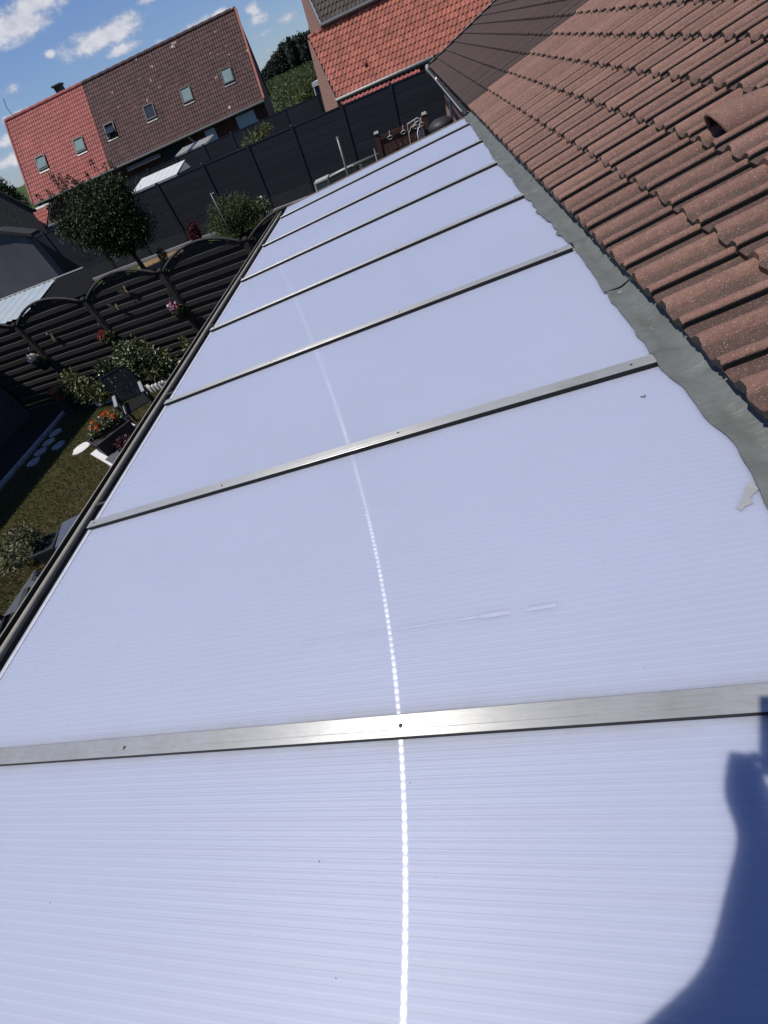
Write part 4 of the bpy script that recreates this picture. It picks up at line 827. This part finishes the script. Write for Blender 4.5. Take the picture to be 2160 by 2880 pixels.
t = thing('wire_line', (-2.6, 16.3, 0), 'pale rod lying from the wooden stand towards the pole', 'rod'); part('rod', MB().tube([(-2.84, 16.4, 1.13), (-2.0, 16.4, 1.20), (-1.97, 16.35, 1.17)], .016, 6), 'metal_pale', t)
# trees and bushes
def tree(name, label, base, blobs, n, size, mat, seed, trunkr, clump=40, cat='tree', shell=.45, limbs=7, asp=.5):
    t = thing(name, base, label, cat); mb = MB(); b = Vector(base); top = Vector(np.mean([bb[0] for bb in blobs], axis=0))
    fork = b + (top - b) * .42; mb.tube([b, b + (fork - b) * .5 + Vector((.04, 0, 0)), fork], [trunkr, trunkr * .8, trunkr * .6], 8)
    for k in range(limbs):
        bb = blobs[k % len(blobs)]; tip = Vector(bb[0]) + Vector((random.uniform(-.6, .6) * bb[1][0], random.uniform(-.6, .6) * bb[1][1], random.uniform(0, .6) * bb[1][2]))
        st = b + (fork - b) * random.uniform(.55, 1.0); mb.tube([st, (st + tip) / 2 + Vector((0, 0, .12)), tip], [trunkr * .45, trunkr * .28, trunkr * .1], 6)
    part('trunk', mb, 'bark', t, True)
    foliage('crown', leaves(blobs, n, size, asp, seed, shell, 0.1, clump), mat, t); return t
t = tree('ornamental_tree', 'dark leafy tree with upright thin shoots in front of the composite fence', (-11.95, 18.9, 0), [((-11.6, 18.9, 2.15), (1.35, 1.1, 1.0)), ((-12.7, 18.9, 1.95), (1.3, 1.0, .8)), ((-11.2, 18.8, 1.5), (1.0, .9, .75)), ((-12.2, 18.9, 2.5), (1.3, 1.0, .75)), ((-11.0, 18.9, 2.75), (.5, .5, .5)), ((-12.1, 18.9, 1.25), (1.0, .9, .5)), ((-13.6, 18.9, 2.3), (.7, .7, .45))], 34000, .10, 'leaf_tree', 51, .12, 110, shell=.35)
sh = MB(); VV = []; 
for k in range(26):
    x = random.uniform(-13.9, -10.6); b = Vector((x, 18.9 + random.uniform(-.5, .5), 2.6)); tip = b + Vector((random.uniform(-.35, .2), 0, random.uniform(.5, 1.15))); sh.tube([b, tip], [.012, .004], 4)
    VV += [((*(b.lerp(tip, q)),), (.07, .07, .06)) for q in (.3, .55, .8, 1.0)]
part('shoots', sh, 'bark', t)['kind'] = 'stuff'; foliage('shoot_leaves', leaves(VV, 1500, .085, .5, 53, .3), 'leaf_tree', t)
t = tree('round_bush', 'clipped rounded green bush beside the thin pole', (-7.25, 19.0, 0), [((-7.25, 19.0, .72), (1.08, .9, .62)), ((-7.6, 18.9, .6), (.8, .7, .55)), ((-6.8, 19.0, .62), (.85, .7, .5))], 20000, .06, 'leaf_box', 54, .06, 90, 'bush', .45)
foliage('shoots', leaves([((-7.25, 18.9, 1.05), (1.0, .8, .36))], 900, .17, .12, 55, .7), 'leaf_bush', t)
shrub('red_plant', 'dark red leafy plant at the foot of the composite fence', [((-10.05, 20.9, .30), (.28, .2, .36)), ((-9.9, 20.9, .6), (.15, .15, .22))], 520, .15, 'leaf_red', 56, (-10.0, 20.9, 0), 'plant', .3)
shrub('bed_shrub', 'small yellow-green plant on the bark mulch below the dark tree', [((-11.25, 19.6, .3), (.22, .2, .28))], 420, .08, 'leaf_yellow', 57, (-11.25, 19.6, 0), 'plant')
shrub('bed_shrub', 'loose grey-green shrub beside the rounded bush', [((-6.05, 19.2, .62), (.3, .3, .45))], 500, .09, 'leaf_var', 571, (-6.1, 19.2, 0), 'plant')
shrub('tall_shrub', 'loose yellow-green shrub showing above the anthracite fence', [((-7.1, 25, 2.05), (.75, .5, .42)), ((-6.5, 25, 2.3), (.5, .4, .35)), ((-7.4, 25, 1.6), (.7, .5, .5)), ((-6.8, 25, 1.0), (.6, .5, .8))], 2600, .15, 'leaf_yellow', 58, (-7, 25, 0), stem=.03, asp=.3, clump=30)

# ------------------------------------------------------------------ houses behind the fences
pan_cache = {}
def pan_tile(mat, w, g):
    key = (mat, w, g)
    if key not in pan_cache:
        pf = [(0, .012), (.10, .034), (.28, .040), (.44, .022), (.6, .004), (.82, 0), (1.0, .010)]; n = len(pf); L = g * 1.12; mb = MB()
        V = [(v * w, 0, h) for v, h in pf] + [(v * w, L, h - .028) for v, h in pf] + [(v * w, .008, h - .034) for v, h in pf]
        mb.add(V, [(c, c + 1, n + c + 1, n + c) for c in range(n - 1)] + [(2 * n + c, 2 * n + c + 1, c + 1, c) for c in range(n - 1)])
        pan_cache[key] = mb.mesh('roof_tile', M[mat])
    return pan_cache[key]
def pan_roof(parent, O, S, rows, w, g, mat, stuff, maxn, xlim):
    """rows of tiles; xlim(r) gives the first and last x of a row; maxn tiles nearest the eave are objects"""
    O = np.array(O, float); S = np.array(S, float); S /= np.linalg.norm(S); U = np.array([1, 0, 0.]); Nn = np.cross(U, S); me = pan_tile(mat, w, g); cnt = 0; rest = []
    for r in range(rows):
        a, b = xlim(r); n = int(round((b - a) / w))
        for c in range(n):
            P = O + S * (r * g) + Nn * (.03 + random.uniform(-.004, .004)); P[0] = a + c * w
            m_ = Matrix(((U[0], S[0], Nn[0], P[0]), (U[1], S[1], Nn[1], P[1]), (U[2], S[2], Nn[2], P[2]), (0, 0, 0, 1)))
            if cnt < maxn: o = link('roof_tile', me, parent); o.matrix_basis = m_; cnt += 1
            else: rest.append(np.array(m_))
    if rest:
        v0 = np.array([v.co for v in me.vertices]); f0 = np.array([list(p.vertices) for p in me.polygons])
        o = link('roof_tiles', npmesh('roof_tiles', np.vstack([v0 @ m_[:3, :3].T + m_[:3, 3] for m_ in rest]), np.vstack([f0 + k * len(v0) for k in range(len(rest))]), stuff), parent); o['kind'] = 'stuff'
def poly(parent, name, mat, pts, faces=None): return part(name, MB().add(pts, faces or [tuple(range(len(pts)))]), mat, parent)
# semi-detached pair on the left: red half and brown half
EY, EZ, DY = 46.0, 3.03, 5.13
def semi(label, x0, x1, tmat, smat, wallmat, loc):
    t = thing('tiled_house', loc, label, 'house'); RZ = EZ + DY
    t.rotation_euler = (0, 0, rad(9.5))
    poly(t, 'wall', wallmat, [(x0 + .1, EY + .35, 0), (x1 - .1, EY + .35, 0), (x1 - .1, EY + .35, EZ), (x0 + .1, EY + .35, EZ)])
    part('gable_wall', MB().prism([(EY + .35, 0), (EY + 2 * DY - .35, 0), (EY + 2 * DY - .35, EZ + .2), (EY + DY, RZ - .15), (EY + .35, EZ + .2)], lambda y, z: (x0 + .1, y, z), lambda y, z: (x1 - .1, y, z)), wallmat, t)
    poly(t, 'roof_deck', 'gasket', [(x0, EY, EZ), (x1, EY, EZ), (x1, EY + DY, RZ), (x0, EY + DY, RZ)])
    poly(t, 'rear_slope', smat, [(x0, EY + DY, RZ), (x1, EY + DY, RZ), (x1, EY + 2 * DY, EZ), (x0, EY + 2 * DY, EZ)])
    pan_roof(t, (x0, EY, EZ), (0, 1, 1), 21, .213, .345, tmat, smat, 300, lambda r: (x0, x1))
    part('ridge', MB().tube([(x, EY + DY, RZ + .03 + .02 * (k % 2)) for k, x in enumerate(np.linspace(x0, x1, int((x1 - x0) / .35)))], .13, 8), smat, t)
    part('gutter', MB().tube([(x0, EY - .08, EZ - .06), (x1, EY - .08, EZ - .06)], .085, 8), 'metal_grey', t)
    return t
def skylight(t, x, glass, open_=0.0, s0=1.97, frame='charcoal'):
    S = Vector((0, .7071, .7071)); Nn = Vector((0, -.7071, .7071)); O = Vector((x, EY, EZ)) + S * s0 * 1.414 + Nn * .03; R = Matrix((Vector((1, 0, 0)), S, Nn)).transposed()
    fr = MB()
    for (c, d) in (((-.42, 0, .06), (.08, 1.16, .14)), ((.42, 0, .06), (.08, 1.16, .14)), ((0, -.54, .06), (.76, .08, .14)), ((0, .54, .06), (.76, .08, .16))): fr.box(O + R @ Vector(c), d, R)
    f = part('skylight', fr, frame, t)
    R2 = R @ Matrix.Rotation(-open_, 3, 'X'); part('pane', MB().box(O + Nn * (.07 + .3 * open_), (.74, .98, .03), R2), glass, f)
    part('sill', MB().box(O - S * .66 + Nn * .03, (.95, .16, .03), R), 'metal_grey', f)
red = semi('red-tiled house half with chimney, joined to the brown-tiled half', -32.67, -25.08, 'tile_red', 'tile_redstuff', 'brick_dark', (-11, 46, 0))
skylight(red, -30.7, 'glass_pale', .12); skylight(red, -26.95, 'glass_pale', .1)
ch = part('chimney', MB().bbox((-27.45, 51.2, 7.6), (-26.8, 51.8, 8.30)), 'brick_dark', red)
for x in (-27.4, -27.15, -26.85): part('cowl_leg', MB().bbox((x - .05, 51.2, 8.35), (x + .05, 51.8, 8.7)), 'charcoal', ch)
part('cowl', MB().bbox((-27.55, 51.1, 8.65), (-26.7, 51.9, 8.76)), 'charcoal', ch)
part('antenna', MB().tube([(-31.8, 51.1, 8.1), (-31.85, 51.1, 8.8), (-31.6, 51.1, 9.3)], .035, 5), 'metal_pale', red)
part('verge_trim', MB().bar((-32.72, 46, 3.05), (-32.72, 51.13, 8.2), .12, .16), 'tile_red', red)
brn = semi('brown-tiled house half with four skylights and white shutters', -25.08, -11.0, 'tile_maroon', 'tile_maroonstuff', 'brick_dark', (-11, 46, 0))
for x, gl, op in ((-23.97, 'glass_dark', .35), (-20.24, 'glass_dark', 0), (-16.86, 'glass_pale', 0), (-13.21, 'glass_pale', 0)): skylight(brn, x, gl, op)
part('verge_trim', MB().bar((-10.97, 45.98, 3.08), (-10.97, 51.1, 8.22), .16, .14), 'tile_orange', brn)
w = part('window', MB().bbox((-16.55, 46.27, 1.2), (-15.65, 46.33, 2.80)), 'shutter', brn)
for k in range(9): part('shutter_slat', MB().bbox((-16.53, 46.245, 1.25 + k * .17), (-15.67, 46.272, 1.25 + k * .17 + .16)), 'shutter', w)
w = part('garage_door', MB().bbox((-13.72, 46.27, .4), (-12.1, 46.33, 2.80)), 'shutter', brn)
for k in range(11): part('shutter_slat', MB().bbox((-13.7, 46.245, .45 + k * .212), (-12.12, 46.272, .45 + k * .212 + .2)), 'shutter', w)
part('patio_door', MB().bbox((-20.6, 46.25, 0), (-18.6, 46.33, 2.75)), 'glass_dark', brn)
part('awning_box', MB().bbox((-23.8, 45.9, 2.5), (-20.7, 46.2, 2.75)), 'metal_grey', brn)
part('downpipe', MB().tube([(-17.85, 45.95, 2.95), (-17.8, 46.1, 2.7), (-17.6, 46.15, 2.5), (-17.55, 46.15, .2)], .06, 6), 'metal_pale', brn)
t = thing('corrugated_canopy', (-15.3, 39, 0), 'low corrugated canopy sheet in front of the brown-tiled house', 'canopy')
for k in range(13): x = -16.55 + k * .205; part('corrugation', MB().tube([(x, 38.0, 2.30), (x + .25, 39.4, 2.5)], .085, 6), 'cream' if k not in (5, 6) else 'blue_grey', t)
for x in (-16.5, -14.1): part('post', MB().bbox((x - .04, 38.0, 0), (x + .04, 38.1, 2.28)), 'wood_frame', t)
# orange-tiled house
t = thing('orange_house', (-1, 30, 0), 'brick house with bright orange pantile roof behind the composite fence', 'house')
OY, OZ = 28.0, 2.20; P37 = rad(37); SO = (0, math.cos(P37), math.sin(P37)); rows = 11; g_ = .335
pan_roof(t, (-3.3, OY, OZ), SO, rows, .213, g_, 'tile_orange', 'tile_orangestuff', 300, lambda r: (-3.3 - .9 * r / rows, 7.2 - .9 * r / rows))
top = np.array([0, OY, OZ]) + np.array(SO) * rows * g_
poly(t, 'roof_deck', 'gasket', [(-3.28, OY + .02, OZ - .03), (7.2, OY + .02, OZ - .03), (6.4, top[1], top[2] - .03), (-4.15, top[1], top[2] - .03)])
for k in range(30): part('ridge_tile', MB().tube([(-4.2 + k * .36, top[1] + .03, top[2] + .03), (-4.2 + k * .36 + .40, top[1] + .03, top[2] + .05)], [.085, .10], 8), 'tile_orange', t, True)
poly(t, 'wall', 'brick_x', [(-3.4, OY + .3, 0), (3.2, OY + .3, 0), (3.2, OY + .3, OZ), (-3.4, OY + .3, OZ)])
# skewed gable wall, courses follow the wall
gw = [(-3.34, OY + .05, 0), (-3.34, OY + .05, OZ - .02), (-4.22, top[1], top[2] - .02), (-4.30, top[1] + 3.2, 7.4), (-4.5, top[1] + 3.4, 7.4), (-4.55, top[1] + .3, 0)]
part('gable_wall', MB().add([(-3.36, OY + .1, 0), (-4.55, 31.3, 0), (-4.30, 31.2, top[2]), (-4.18, top[1], top[2] - .03), (-3.32, OY + .02, OZ - .04)], [(0, 1, 2, 3, 4)][::-1]), 'brick_y', t)
part('gutter', MB().tube([(-3.35, OY - .08, OZ - .04), (1.45, OY - .08, OZ - .01)], .055, 8), 'cream', t, True)
part('fascia', MB().bbox((-3.3, OY + .0, OZ - .24), (1.4, OY + .04, OZ - .06)), 'gasket', t)
part('downpipe', MB().tube([(1.30, OY - .05, OZ - .05), (1.30, OY + .1, OZ - .4), (1.28, OY + .2, .0)], .055, 8), 'metal_pale', t, True)
hood = part('vent_tile', MB().tube([(-1.62, 28.65, 2.82), (-1.62, 28.95, 3.0)], [.09, .03], 8), 'tile_orange', t)
pan_roof(t, (-3.15, 26.6, 1.74), (0, .95, .27), 3, .213, .33, 'tile_red', 'tile_redstuff', 100, lambda r: (-3.1, .8))
part('porch_beam', MB().bbox((-3.1, 26.62, 1.56), (.8, 26.7, 1.71)), 'wood_red', t); [part('porch_post', MB().bbox((x, 26.62, 0), (x + .1, 26.7, 1.58)), 'wood_red', t) for x in (-3.0, -1.1, .65)]
UY, UZ = 31.2, 4.66
poly(t, 'upper_wall', 'brick_x', [(-3.5, UY + .1, 3.5), (8, UY + .1, 3.5), (8, UY + .1, UZ), (-3.5, UY + .1, UZ)])
part('upper_gable', MB().add([(-3.44, UY - .1, 3.5), (-4.45, 34.2, 3.5), (-4.45, 34.2, 7.36), (-3.44, UY - .22, UZ - .03)], [(0, 1, 2, 3)][::-1]), 'brick_y', t)
pan_roof(t, (-3.4, UY - .25, UZ), (0, .766, .643), 17, .213, .335, 'tile_mossy', 'tile_mossystuff', 150, lambda r: (-3.42 - .079 * r, 8.0))
poly(t, 'upper_deck', 'gasket', [(-3.4, UY - .23, UZ - .04), (8, UY - .23, UZ - .04), (8, UY + 4.1, UZ + 3.6), (-4.7, UY + 4.1, UZ + 3.6)])
part('upper_gutter', MB().tube([(-3.45, UY - .33, UZ - .03), (8, UY - .33, UZ - .03)], .08, 8), 'metal_grey', t)
part('verge_pipe', MB().tube([(-4.42, 34.25, 5.2), (-4.42, 34.25, 7.0)], .04, 5), 'white_paint', t)
# outbuilding with white capping
t = thing('flat_outbuilding', (-4.6, 37, 0), 'grey flat-roofed outbuilding with white capping beside the orange house', 'outbuilding')
part('wall', MB().bbox((-5.35, 36, 0), (-3.6, 39, 2.72)), 'render_grey', t); part('capping', MB().bbox((-5.45, 35.9, 2.72), (-3.5, 39.1, 2.92)), 'white_paint', t); part('downpipe', MB().tube([(-5.38, 35.95, 2.7), (-5.38, 35.95, 0)], .05, 6), 'white_paint', t)
# white-roofed shed between the fences
t = thing('white_roofed_shed', (-13.4, 27.4, 0), 'low shed with white ribbed sheet roof between the two dark fences', 'shed')
part('wall', MB().bbox((-14.5, 26.7, 0), (-12.05, 28.2, 2.02)), 'roof_dark', t); poly(t, 'side_wall', 'render_grey', [(-12.0, 26.6, 0), (-11.55, 27.6, 0), (-11.55, 27.6, 2.05), (-12.05, 28.3, 2.36), (-12.0, 26.6, 2.05)])
for k in range(7):
    a = -14.75 + k * .40; part('roof_sheet', MB().add([(a, 26.5, 2.08), (a + .385, 26.5, 2.08), (a + .385, 28.3, 2.36), (a, 28.3, 2.36), (a, 26.5, 2.05), (a + .385, 26.5, 2.05), (a + .385, 28.3, 2.33), (a, 28.3, 2.33)], [(0, 1, 2, 3), (7, 6, 5, 4), (4, 5, 1, 0), (1, 5, 6, 2), (3, 7, 4, 0)]), 'white_sheet', t)
part('fascia', MB().bbox((-14.75, 26.42, 1.93), (-11.95, 26.48, 2.03)), 'cream', t)
# garage with red lean-to roof on the far left
t = thing('red_roofed_garage', (-23.8, 30, 0), 'low garage with steep red tiled roof and white ridge, behind the leafy tree', 'garage')
part('wall', MB().bbox((-27, 28.8, 0), (-22.2, 32, 1.98)), 'render_grey', t)
pan_roof(t, (-25.6, 28.5, 2.05), (0, .9, .44), 5, .24, .36, 'tile_red', 'tile_redstuff', 100, lambda r: (-26.4, -22.0)); poly(t, 'roof_deck', 'gasket', [(-26.4, 28.5, 2.02), (-22, 28.5, 2.02), (-22, 30.2, 2.85), (-26.4, 30.2, 2.85)])
part('ridge', MB().tube([(-26.6, 30.15, 2.88), (-22.0, 30.15, 2.88)], .09, 8), 'white_paint', t); part('gutter', MB().tube([(-26.4, 28.42, 1.98), (-22.0, 28.42, 1.98)], .07, 6), 'metal_grey', t)
# grey rendered house and the dark-roofed one behind it
t = thing('grey_house', (-15, 16, 0), 'grey rendered house wall with dark tiled verge behind the sheet-roofed shed', 'house')
wall = [(-20, 0), (-12.45, 0), (-12.45, 2.72), (-13.1, 2.98), (-15.5, 3.35), (-20, 3.6)]
part('wall', MB().prism(wall, lambda x, z: (x, 15.0, z), lambda x, z: (x, 15.3, z)), 'render_grey', t)
part('rear_roof', MB().prism([(15.3, 0), (15.3, 2.58), (16.35, 1.2), (16.35, 0)], lambda y, z: (-20, y, z), lambda y, z: (-12.46, y, z)), 'roof_dark', t)  # black side carries the end wall's shade in its colour
cop = [(-20, 3.6), (-15.5, 3.35), (-13.1, 2.98), (-12.2, 2.64), (-12.18, 2.72), (-13.1, 3.08), (-15.5, 3.45), (-20, 3.7)]
part('verge_tiles', MB().prism(cop, lambda x, z: (x, 14.92, z), lambda x, z: (x, 15.36, z)), 'roof_dark', t)
t = thing('dark_roofed_house', (-22, 27, 0), 'house with steep black slate roof at the end of the view', 'house')
part('wall', MB().prism([(-26, 0), (-18.9, 0), (-18.9, 3.1), (-22.5, 7.2), (-26, 3.1)], lambda x, z: (x, 24.3, z), lambda x, z: (x - 6, 30.6, z)), 'roof_dark', t)
part('roof', MB().prism([(-18.45, 2.98), (-18.5, 3.1), (-22.5, 7.6), (-26.6, 3.1), (-26.5, 2.98), (-22.5, 7.35)], lambda x, z: (x, 24, z), lambda x, z: (x - 6.2, 30.8, z)), 'roof_dark', t)
part('gutter', MB().tube([(-18.45, 24, 3.0), (-24.6, 30.8, 3.0)], .07, 6), 'black', t)
# sheet-roofed shed right behind the arched fence
t = thing('sheet_roofed_shed', (-10.5, 11, 0), 'black shed with pale corrugated sheet roof behind the arched fence', 'shed')
part('wall', MB().add([(-13.5, 10.1, 0), (-7.75, 10.1, 0), (-9.25, 11.9, 0), (-13.5, 11.9, 0), (-13.5, 10.1, 1.62), (-7.75, 10.1, 1.62), (-9.25, 11.9, 1.78), (-13.5, 11.9, 1.78)], [(0, 1, 5, 4), (1, 2, 6, 5), (2, 3, 7, 6), (3, 0, 4, 7)]), 'roof_dark', t)
n = 6
for k in range(10):
    a = -13.6 + k * .355; b = a + .35; sk = .42
    V = []
    for (yy, zz, dx) in ((9.9, 1.68, sk), (12.0, 1.84, 0)): V += [(a + dx + (b - a) * i / 6, yy, zz + .014 * math.cos(i * math.pi * 2 / 3)) for i in range(7)]
    part('roof_sheet', MB().add(V, [(i, i + 1, 7 + i + 1, 7 + i) for i in range(6)]), 'sheet_light', t, True)
part('felt_roof', MB().add([(-9.63, 9.9, 1.66), (-7.5, 9.9, 1.66), (-9.15, 12.0, 1.83), (-10.05, 12.0, 1.83)], [(0, 1, 2, 3)]), 'felt', t)
part('ridge_flashing', MB().bar((-13.6, 12.0, 1.86), (-9.15, 12.0, 1.85), .07, .02), 'metal_pale', t)
# brick side building that shades the strip along the kerb
t = thing('brick_outbuilding', (-12.4, 2, 0), 'tall brick building on the shaded side of the lawn', 'building')
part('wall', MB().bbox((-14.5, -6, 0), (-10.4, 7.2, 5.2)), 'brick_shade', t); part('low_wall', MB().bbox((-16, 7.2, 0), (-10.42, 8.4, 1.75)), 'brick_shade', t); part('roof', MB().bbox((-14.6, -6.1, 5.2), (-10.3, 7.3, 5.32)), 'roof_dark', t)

# ------------------------------------------------------------------ fields and wood
hedge = tree('field_hedge', 'bright green overgrown hedge bush at the edge of the field', (-6.9, 44, 0), [((-6.6, 44, 2.5), (1.3, 1.0, 1.0)), ((-7.4, 44, 1.7), (1.0, 1.0, 1.5)), ((-6.0, 44, 2.7), (1.0, .9, .85)), ((-6.4, 44, 1.3), (1.3, 1, 1.2))], 9000, .20, 'leaf_hedge', 71, .1, 60, 'hedge', .5, asp=.35)
tree('garden_tree', 'dark tree top rising beside the black slate roof', (-32.4, 40, 0), [((-32.4, 40, 4.4), (1.2, 1.2, 1.1)), ((-32.0, 40, 3.4), (1.3, 1.2, 1.2))], 3500, .2, 'leaf_tree', 72, .15, 40)
r = np.random.default_rng(5); n = 26000; yy = 52 + 80 * r.random(n) ** 1.4; uu = r.uniform(-.27, -.10, n); P = np.stack([uu * yy, yy, terrain_z(uu * yy, yy)], 1)
a = r.uniform(0, 6.28, n); L = r.uniform(.35, .9, n); base = P + np.stack([0 * a, 0 * a, r.uniform(.2, 1.5, n)], 1); tip = np.stack([np.cos(a) * L * .7, np.sin(a) * L * .7, L * .5], 1); sd = np.stack([-np.sin(a) * .09, np.cos(a) * .09, 0 * a], 1)
V = np.stack([base, base + tip * .5 + sd + [0, 0, .1], base + tip, base + tip * .5 - sd + [0, 0, .1]], 1).reshape(-1, 3)
o = link('maize_crop', npmesh('maize_crop', V, np.arange(4 * n).reshape(n, 4), 'corn')); o['kind'] = 'stuff'; tag(o, 'green maize crop in the field beyond the houses', 'crop')
blobs = []; rr = random.Random(3)
for k in range(46):
    u = -.222 + k * .0032; y = 300 + rr.uniform(-8, 12); z0 = float(terrain_z(np.array(u * y), np.array(y))); h_ = min(10.5, 4.8 + 6.2 * min(1, (u + .222) / .02 * .35 + .12 * ((u + .222) / .03))) * rr.uniform(.92, 1.06)
    blobs += [((u * y, y, z0 + h_ * .62), (2.1 * rr.uniform(.8, 1.2), 2.4, h_ * .38)), ((u * y + rr.uniform(-1, 1), y - 1.5, z0 + h_ * .3), (1.9, 2.0, h_ * .34))]
VF = leaves(blobs, 52000, .85, .6, 74, .7, 0, 0); o = link('wood', npmesh('wood', VF[0], VF[1], 'woods')); o['kind'] = 'stuff'; tag(o, 'dark broadleaf wood along the top of the field', 'wood')
blobs = [((-320 + k * 5.0, 420 + rr.uniform(-10, 10), 9.2 + rr.uniform(0, 1.4)), (4.5, 4, 2.6)) for k in range(14)]
VF = leaves(blobs, 6000, 1.6, .6, 75, .7); o = link('wood', npmesh('wood', VF[0], VF[1], 'woods')); o['kind'] = 'stuff'; tag(o, 'distant dark copse on the green hill past the red roof', 'wood')

# ------------------------------------------------------------------ the photographer, whose shadow falls on the roof
S_ = np.array(SUN)
def SP(xs_, y, t): return tuple(VP(xs_, y, 0) + t * S_)
ladder = thing('ladder', (-.15, -1.3, 0), 'aluminium ladder leaning on the end of the patio roof', 'ladder')
la, lb = Vector((0, -1.55, .03)), Vector((0, -.50, 2.9))
for x in (-.49, -.05): part('stile', MB().bar((x, la.y, la.z), (x, lb.y, lb.z), .025, .065, up=(0, 1, 0)), 'metal_pale', ladder)
for k in range(10):
    p = la.lerp(lb, (k + .7) / 10.3); part('rung', MB().tube([(-.49, p.y, p.z), (-.05, p.y, p.z)], .016, 6), 'metal_pale', ladder)
def skinbody(name, chains, mat, parent, sub=2):
    V = []; E_ = []; Rr = []; idx = {}
    for ch in chains:
        prev = None
        for p, r_ in ch:
            key = tuple(round(c, 4) for c in p)
            if key not in idx: idx[key] = len(V); V.append(p); Rr.append(r_)
            if prev is not None and prev != idx[key]: E_.append((prev, idx[key]))
            prev = idx[key]
    me = bpy.data.meshes.new(name); me.from_pydata(V, E_, []); me.materials.append(M[mat]); o = link(name, me, parent)
    sm = o.modifiers.new('skin', 'SKIN'); sm.use_smooth_shade = True
    for i, r_ in enumerate(Rr): me.skin_vertices[0].data[i].radius = r_ if isinstance(r_, tuple) else (r_, r_); me.skin_vertices[0].data[i].use_root = (i == 0)
    ss = o.modifiers.new('sub', 'SUBSURF'); ss.levels = sub; ss.render_levels = sub; return o
per = thing('person', (-.15, -.95, 1.62), 'person in dark top standing on a ladder, holding a phone up', 'person')
pel, wst, chs, nck, hd = (-.26, -.88, 2.50), (-.26, -.82, 2.72), (-.27, -.72, 2.98), (-.24, -.64, 3.18), (-.21, -.585, 3.30)
wl, el_, shl = SP(.300, .045, 1.17), SP(.186, -.170, .96), (-.50, -.62, 3.06)
hl = SP(.310, .150, 1.22)
wr, er_, shr = (.105, -.175, 3.30), (.19, -.46, 3.02), (-.07, -.70, 3.09); hr = (.085, -.10, 3.345)
body = [[(pel, (.15, .11)), (wst, (.145, .105)), (chs, (.165, .115)), (nck, .06), (hd, .065), ((-.20, -.565, 3.40), (.078, .09)), ((-.20, -.56, 3.475), (.07, .08))],
        [(chs, (.165, .115)), (shl, .072), (el_, .070), (wl, .036), (hl, (.056, .028))], [(chs, (.165, .115)), (shr, .072), (er_, .052), (wr, .034), (hr, (.045, .022))],
        [(pel, (.15, .11)), ((-.35, -.88, 2.40), .095), ((-.36, -.80, 2.02), .065), ((-.35, -.93, 1.68), .045), ((-.35, -.80, 1.64), .04)],
        [(pel, (.15, .11)), ((-.17, -.88, 2.40), .095), ((-.16, -.80, 2.02), .065), ((-.17, -.93, 1.68), .045), ((-.17, -.80, 1.64), .04)]]
for (h0, sgn) in ((hl, 1), (hr, -1)):
    h0v = Vector(h0)
    for k in range(4):
        off = Vector(RW[1]) * (-.03 + .02 * k) + Vector(RW[0]) * (-.012 * sgn); b0 = h0v + off; L_ = (.028, .034, .032, .027)[k]
        body.append([(h0, (.045, .022)), (tuple(b0), .010), (tuple(b0 - Vector(RW[2]) * .004 + Vector(RW[0]) * sgn * L_ * .7 + Vector(RW[2]) * .012), .009), (tuple(b0 + Vector(RW[0]) * sgn * L_ * 1.3 + Vector(RW[2]) * .016), .008)])
    body.append([(h0, (.045, .022)), (tuple(h0v + Vector(RW[1]) * .03 + Vector(RW[2]) * .02), .011), (tuple(h0v + Vector(RW[1]) * .045 + Vector(RW[0]) * sgn * .02 + Vector(RW[2]) * .02), .009)])
skinbody('body', body, 'cloth_dark', per)
part('hair', MB().lathe([(.085, -.05), (.1, .0), (.095, .06), (.06, .105), (.001, .115)], (-.20, -.575, 3.44), 14), 'hair', per, True)
ph = thing('phone', (0, 0, 3.3), 'black phone held up by the person on the ladder', 'phone')
Rc = Matrix((Vector(RW[0]), Vector(RW[1]), Vector(RW[2]))).transposed()
pc = Vector(CAMP) + Rc @ Vector((.026, -.060, .009)); part('body', MB().box(pc, (.076, .155, .008), Rc), 'black', ph)
part('screen', MB().box(pc + Rc @ Vector((0, 0, .0048)), (.070, .148, .001), Rc), 'glass_dark', ph)
